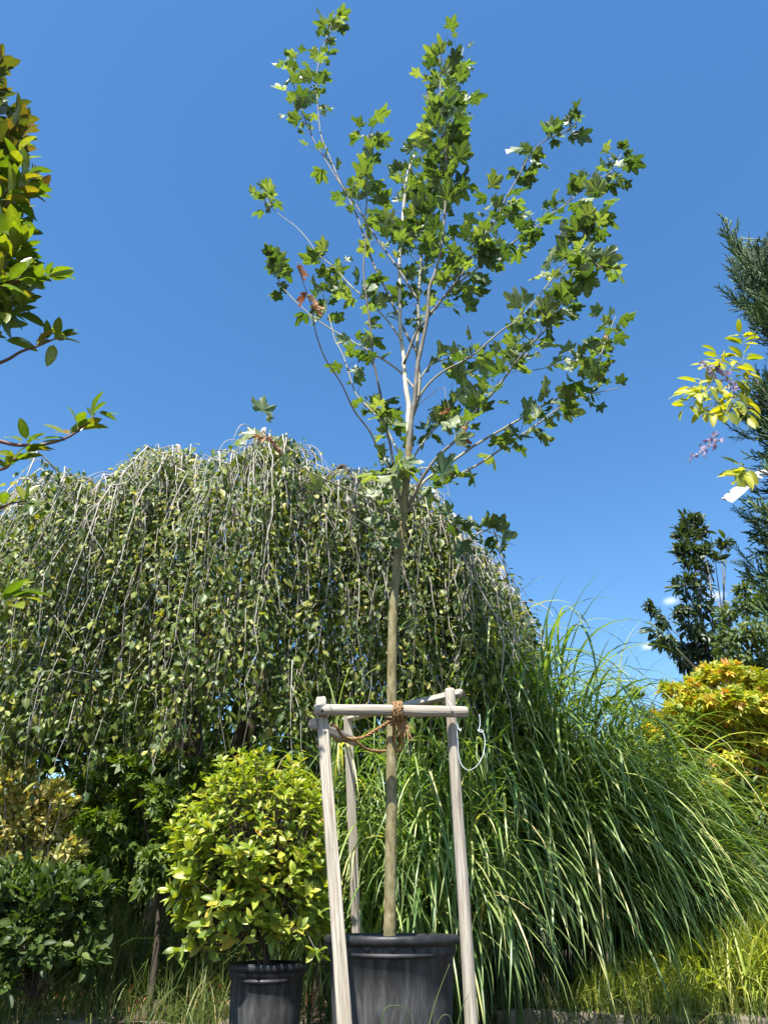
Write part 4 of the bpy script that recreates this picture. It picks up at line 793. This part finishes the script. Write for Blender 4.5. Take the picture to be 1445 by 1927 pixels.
# ------------------------------------------------------------------ conifer on the right edge, wisteria growing through it, white tape
def conifer():
    Y = 3.0; top = P(1462, 420, Y); base = np.array([P(1560, 1000, Y)[0], Y+.1, 0])
    trunk = [base-[0, 0, .1], base+[0, 0, 1.2], P(1540, 900, Y+.05), P(1480, 640, Y), P(1425, 520, Y-.02), P(1402, 470, Y)]
    tr = catmull(trunk, 10); items = []
    prof = [(425, 1362), (470, 1358), (500, 1372), (545, 1352), (600, 1372), (650, 1392), (700, 1412), (770, 1366), (800, 1372), (850, 1402), (900, 1408), (960, 1392), (1040, 1390), (1100, 1392), (1150, 1398), (1200, 1412)]
    py0, pxx = [a for a, _ in prof], [b for _, b in prof]
    for k in range(600):
        py = rng.uniform(470, 1175); le = np.interp(py, py0, pxx); f = rng.random()**.8; px = le+26+abs(rng.normal(0, 22))+f*(1640-le)*.45 if py > 620 else le+34+f*150
        yy = Y+rng.normal(0, .14); q = P(px, py, yy); i = np.argmin(np.abs(tr[:, 2]-(q[2]-.25))); root = tr[i]
        o = unit((q-root)*np.array([1, 1, 0])+[0, 0, .001]); d = unit(o*.9+np.array([-.4, -.15, .6])+rng.normal(0, .34, 3)); s = rng.uniform(.14, .42)
        q = q-d*s*.7; items.append((q, d, unit(np.array([0, -.6, .6])+rng.normal(0, .5, 3)), s, root if k % 3 == 0 else None))
    for a, bb, s in (((1418, 520), (1360, 418), .34), ((1430, 540), (1408, 465), .30), ((1420, 590), (1345, 545), .30), ((1400, 560), (1372, 490), .26), ((1425, 800), (1345, 765), .30), ((1420, 830), (1362, 800), .26), ((1435, 480), (1440, 450), .25), ((1440, 1000), (1375, 960), .22), ((1430, 1080), (1378, 1030), .22), ((1440, 940), (1388, 905), .2)):
        p0, p1 = P(*a, Y-.1), P(*bb, Y-.1); items.append((p0, unit(p1-p0), np.array([0, -.8, .5]), np.linalg.norm(p1-p0)*1.02, None))
        for m in range(2):
            d = unit(p1-p0+rng.normal(0, .05, 3)); items.append((p0+(p1-p0)*.2*m, d, unit(rng.normal(size=3)), np.linalg.norm(p1-p0)*.7, None))
    SP = [spray(22, .42, 34, .0125, 40+k, .15) for k in range(4)]
    spray_bush('conifer', 'dark blue-green conifer with feathery upswept sprays, wisteria climbing through it', 'tree', base, items, 'conifer', SP, 200, trunk=trunk, tr=.05)
conifer()
def wisteria():
    Y = 2.78; root = P(1445, 760, 2.9); t = thing('wisteria', 'wisteria shoot with lime-yellow leaflets and mauve flower clusters beside the conifer', 'climber', tuple(root))
    pos, dr, nh, sz = [], [], [], []
    vine = [[(1475, 800), (1440, 760), (1400, 735), (1360, 715), (1330, 722)], [(1470, 780), (1425, 720), (1400, 690), (1370, 680)], [(1460, 900), (1425, 885), (1400, 880)], [(1465, 770), (1420, 770), (1395, 765)], [(1455, 640), (1420, 640), (1400, 650)]]
    for pl in vine: p = catmull([P(x, y, Y+.1) for x, y in pl], 6); put_tube('stem', p, np.linspace(.005, .002, len(p)), M['twig_bark'], t, 6)
    rach = [[(1335, 722), (1310, 722), (1285, 745)], [(1340, 722), (1312, 745), (1285, 770)], [(1350, 720), (1335, 750), (1325, 775)], [(1360, 700), (1385, 690), (1405, 700)], [(1365, 690), (1355, 680), (1350, 668)], [(1390, 735), (1375, 760), (1365, 780)], [(1400, 740), (1405, 765), (1405, 785)], [(1370, 715), (1390, 712), (1408, 722)], [(1375, 695), (1395, 680), (1400, 665)], [(1345, 705), (1325, 735), (1305, 740)], [(1400, 650), (1398, 640), (1392, 630)], [(1402, 880), (1392, 878), (1384, 890)], [(1408, 880), (1400, 890), (1388, 900)], [(1355, 725), (1345, 755), (1340, 775)], [(1385, 715), (1380, 740), (1385, 760)], [(1360, 695), (1345, 690), (1335, 690)]]
    for pl in rach:
        yy = Y+rng.uniform(-.08, .08); p = catmull([P(x, y, yy) for x, y in pl], 6); put_tube('rachis', p, np.linspace(.0016, .0008, len(p)), M['wisteria_leaf'], t, 4)
        n = len(p)
        for k in range(9):
            i = min(n-1, int((k+1)/9*n)); tg = unit(p[min(i+1, n-1)]-p[max(i-1, 0)]); sd = unit(np.cross(tg, [0, -1, .4]))*(1 if k % 2 else -1)
            if k == 8: sd = sd*.1
            d = unit(sd*.8+tg*.55+np.array([0, -.05, -.22])+rng.normal(0, .15, 3)); pos.append(p[i]); dr.append(d); nh.append(unit(np.array([-.1, -.5, 1])+rng.normal(0, .35, 3))); sz.append(rng.uniform(.06, .098))
    scatter(t, 'leaflet', 'leaves', LAUREL, np.array(pos), frames(np.array(dr), np.array(nh)), np.array(sz), M['wisteria_leaf'], 120)
    pm = [ovate_leaf(.85, c, .5, .05, 3) for c in (.5, 1.0)]; pm = [mesh_from('petal', v, f, M['petal'], np.zeros(len(v)), e*0) for v, f, e in pm]
    for pl, n, fat in (([(1372, 712), (1350, 700), (1333, 692), (1316, 680)], 46, .030), ([(1352, 818), (1338, 828), (1325, 845), (1308, 858), (1290, 872)], 34, .026), ([(1395, 745), (1380, 728), (1366, 716)], 22, .022)):
        p = catmull([P(x, y, Y-.05) for x, y in pl], 8); ax = put_tube('flower_cluster', p, np.linspace(.0022, .001, len(p)), M['wisteria_leaf'], t, 5)
        for k in range(n):
            f = .12+.86*k/n; i = int(f*(len(p)-1)); o = bpy.data.objects.new('petal', pm[k % 2]); COL.objects.link(o); o.parent = ax; rd = rand_dirs(1)[0]*(fat*(1.05-f)+.004); o.location = p[i]+rd-org(t)
            o.rotation_euler = rng.uniform(0, 6.28, 3); s = .030*(1.15-f*.75); o.scale = (s, s, s)
wisteria()
def white_tape():
    pts = [P(1366, 942, 2.84), P(1385, 926, 2.84), P(1405, 908, 2.86), P(1428, 893, 2.89), P(1455, 884, 2.94), P(1490, 888, 2.95)]
    p = catmull(pts, 6); tg = unit(np.gradient(p, axis=0)); nrm = unit(np.array([-.15, -.8, .55])); s = unit(np.cross(tg, nrm)); h = .031; n = len(p); nn = np.cross(s, tg); bow = .002
    V = np.vstack([p-s*h, p+nn*bow, p+s*h, p-s*h-nn*.0015, p+s*h-nn*.0015]); T = []
    for k in range(n-1):
        for a, b in ((0, 1), (1, 2), (2, 4), (4, 3), (3, 0)):
            q = (a*n+k, b*n+k, b*n+k+1, a*n+k+1); T += [(q[0], q[1], q[2]), (q[0], q[2], q[3])]
    T += [(0, n, 2*n), (0, 2*n, 4*n), (0, 4*n, 3*n)]
    o = link('plant_tag', mesh_from('plant_tag', V-p[0], np.array(T), M['tape'], smooth=False), None, tuple(p[0])); o['label'] = 'white plastic strip tag sticking out of the conifer'; o['category'] = 'plant tag'
white_tape()

# ------------------------------------------------------------------ broad-leaved evergreen on the left edge
def photinia():
    Y = 1.85; base = np.array([-2.35, 1.9, 0]); t = thing('laurel_tree', 'glossy broad-leaved evergreen with bronze-red top leaves beside the weeping tree', 'tree', tuple(base))
    top = P(-110, 130, Y); trunk = catmull([base-[0, 0, .1], base+[.03, 0, 1.2], P(-190, 600, Y), P(-120, 330, Y), top], 8); put_tube('trunk', trunk, np.linspace(.04, .010, len(trunk)), M['dark_bark'], t, 10)
    g, red = [], []
    def shoot(e, root, n, s, mat, ln=.13, updir=None):
        p = catmull([root, root*.4+e*.6+np.array([0, 0, -.03]), e], 5); put_tube('branch', p, np.linspace(.006, .002, len(p)), M['red_twig'], t, 5)
        ax = unit(p[-1]-p[-3] if updir is None else np.array(updir)); u = unit(np.cross(ax, [.2, .9, .3])); w = np.cross(ax, u); ph = rng.random()*6
        for k in range(n):
            a = ph+k*2.4; f = k/n; tilt = .35+1.0*f; ld = unit(ax*math.cos(tilt)+(math.cos(a)*u+math.sin(a)*w)*math.sin(tilt)+np.array([0, 0, .05])+rng.normal(0, .12, 3))
            mat.append((e-ax*ln*f, ld, unit(np.array([0, -.2, 1])+ax*.3+rng.normal(0, .3, 3)), s*rng.uniform(.75, 1.15)))
    edge = [(90, 20), (120, 50), (150, 62), (200, 72), (250, 78), (300, 72), (340, 110), (380, 85), (420, 80), (460, 75), (500, 85), (530, 95), (560, 60), (590, 20)]
    ey, ex = [a for a, _ in edge], [b for _, b in edge]
    for k in range(105):
        py = rng.uniform(95, 600); x1 = np.interp(py, ey, ex); px = x1-40-abs(rng.normal(0, 1))*50; e = P(px, py+15, Y+rng.uniform(-.22, .22)); i = np.argmin(np.abs(trunk[:, 2]-(e[2]-.2)))
        up = [.45+rng.normal(0, .25), -.15+rng.normal(0, .3), .8]; shoot(e, trunk[i], 9, .098, red if py < 260 or rng.random() < .08 else g, updir=up)
    for k in range(26):
        px, py = rng.uniform(-260, -60), rng.uniform(100, 1100); e = P(px, py, Y+rng.uniform(-.3, .3)); i = np.argmin(np.abs(trunk[:, 2]-(e[2]-.1))); shoot(e, trunk[i], 8, .11, g)
    def arm(pl, yy, tufts, s):
        p = catmull([P(x, y, yy) for x, y in pl], 6); i = np.argmin(np.abs(trunk[:, 2]-(p[0][2]-.1))); p = np.vstack([trunk[i], p]); put_tube('branch', p, np.linspace(.007, .0022, len(p)), M['red_twig'], t, 7)
        for x, y, n, dx, dz in tufts:
            c = P(x, y, yy)
            for k in range(n):
                a = k*2.3+rng.random(); ld = unit(np.array([dx+.65*math.cos(a), .5*math.sin(a)-.1, dz+.35*math.sin(a+1)])); g.append((c+rng.normal(0, .006, 3), ld, unit(np.array([-.1, -.35, 1])+rng.normal(0, .35, 3)), s*rng.uniform(.75, 1.15)))
    arm([(-120, 720), (0, 683), (40, 662), (75, 650), (112, 634)], 1.8, [(66, 652, 4, .0, .8), (84, 640, 4, .1, .9), (110, 636, 5, .7, .5), (98, 640, 3, .6, -.1)], .078)
    arm([(-120, 790), (0, 830), (45, 838), (90, 835), (130, 822), (160, 800), (178, 782)], 1.75, [(48, 836, 4, -.1, .8), (62, 832, 4, .5, .1), (133, 818, 5, -.1, .7), (150, 805, 5, .6, .5), (176, 782, 3, .1, .9), (182, 776, 2, 1, .1)], .070)
    arm([(-120, 900), (0, 884), (22, 868), (46, 855)], 1.75, [(15, 880, 4, .0, .6), (30, 868, 5, .4, .3), (46, 856, 5, .7, .3)], .064)
    arm([(-120, 990), (-10, 960), (20, 947), (52, 943)], 1.7, [(12, 950, 3, .2, .4), (48, 944, 3, .1, 1), (52, 944, 3, .5, -.7)], .062)
    arm([(-140, 1200), (-30, 1150), (5, 1128)], 1.45, [(2, 1128, 4, .2, .6), (20, 1128, 5, .8, .3)], .075)
    arm([(-120, 600), (0, 540), (40, 530), (85, 520)], 1.7, [(20, 560, 6, .4, .3), (62, 535, 5, .3, .6), (90, 522, 5, .7, .5), (10, 590, 5, .5, -.5), (-10, 540, 5, .4, .5)], .085)
    for L, nm, mt, n in ((g, 'crown', 'photinia_leaf', 230), (red, 'top_crown', 'photinia_top', 70)):
        q = [np.array([r[k] for r in L]) for k in range(4)]; scatter(t, 'leaf', nm, LAUREL, q[0], frames(q[1], q[2]), q[3], M[mt], n)
photinia()

# ------------------------------------------------------------------ far hedge line closing the view behind the garden
def far_wood():
    n = 11000; x = rng.uniform(-40, 45, n); y = 26+rng.normal(0, 1.6, n); h = 2.6+.7*np.sin(x*.7)+.4*np.sin(x*1.9+1); z = h*rng.random(n)**.6
    o = thing('far_hedge', 'far hedge', 'hedge'); cr = scatter(o, 'leaf', 'far_hedge', FLAKE, np.c_[x, y, z], frames(rand_dirs(n)+[0, -.2, .2], rand_dirs(n)+[0, -.5, .6]), rng.uniform(.5, .95, n), M["far_leaf"], 0)
    cr['label'] = 'distant hedge of mixed green foliage behind the garden'; cr['category'] = 'hedge'; cr['kind'] = 'stuff'; cr.parent = None; bpy.data.objects.remove(o); cr.name = 'far_hedge'
far_wood()

def side_hedge():
    cl = []
    for x in np.arange(-9, 6.6, .42):
        for z in ((.5, 1.1, 1.7, 2.3, 2.9, 3.3) if x < -.2 else (.5, 1.1, 1.7, 2.2)): cl.append((np.array([x+rng.normal(0, .12), 9.6+rng.normal(0, .25), z+.25*math.sin(x*1.7)+rng.normal(0, .1)]), rng.uniform(.45, .7)))
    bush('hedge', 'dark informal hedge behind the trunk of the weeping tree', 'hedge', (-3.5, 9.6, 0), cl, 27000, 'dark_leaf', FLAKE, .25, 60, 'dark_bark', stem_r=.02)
side_hedge()
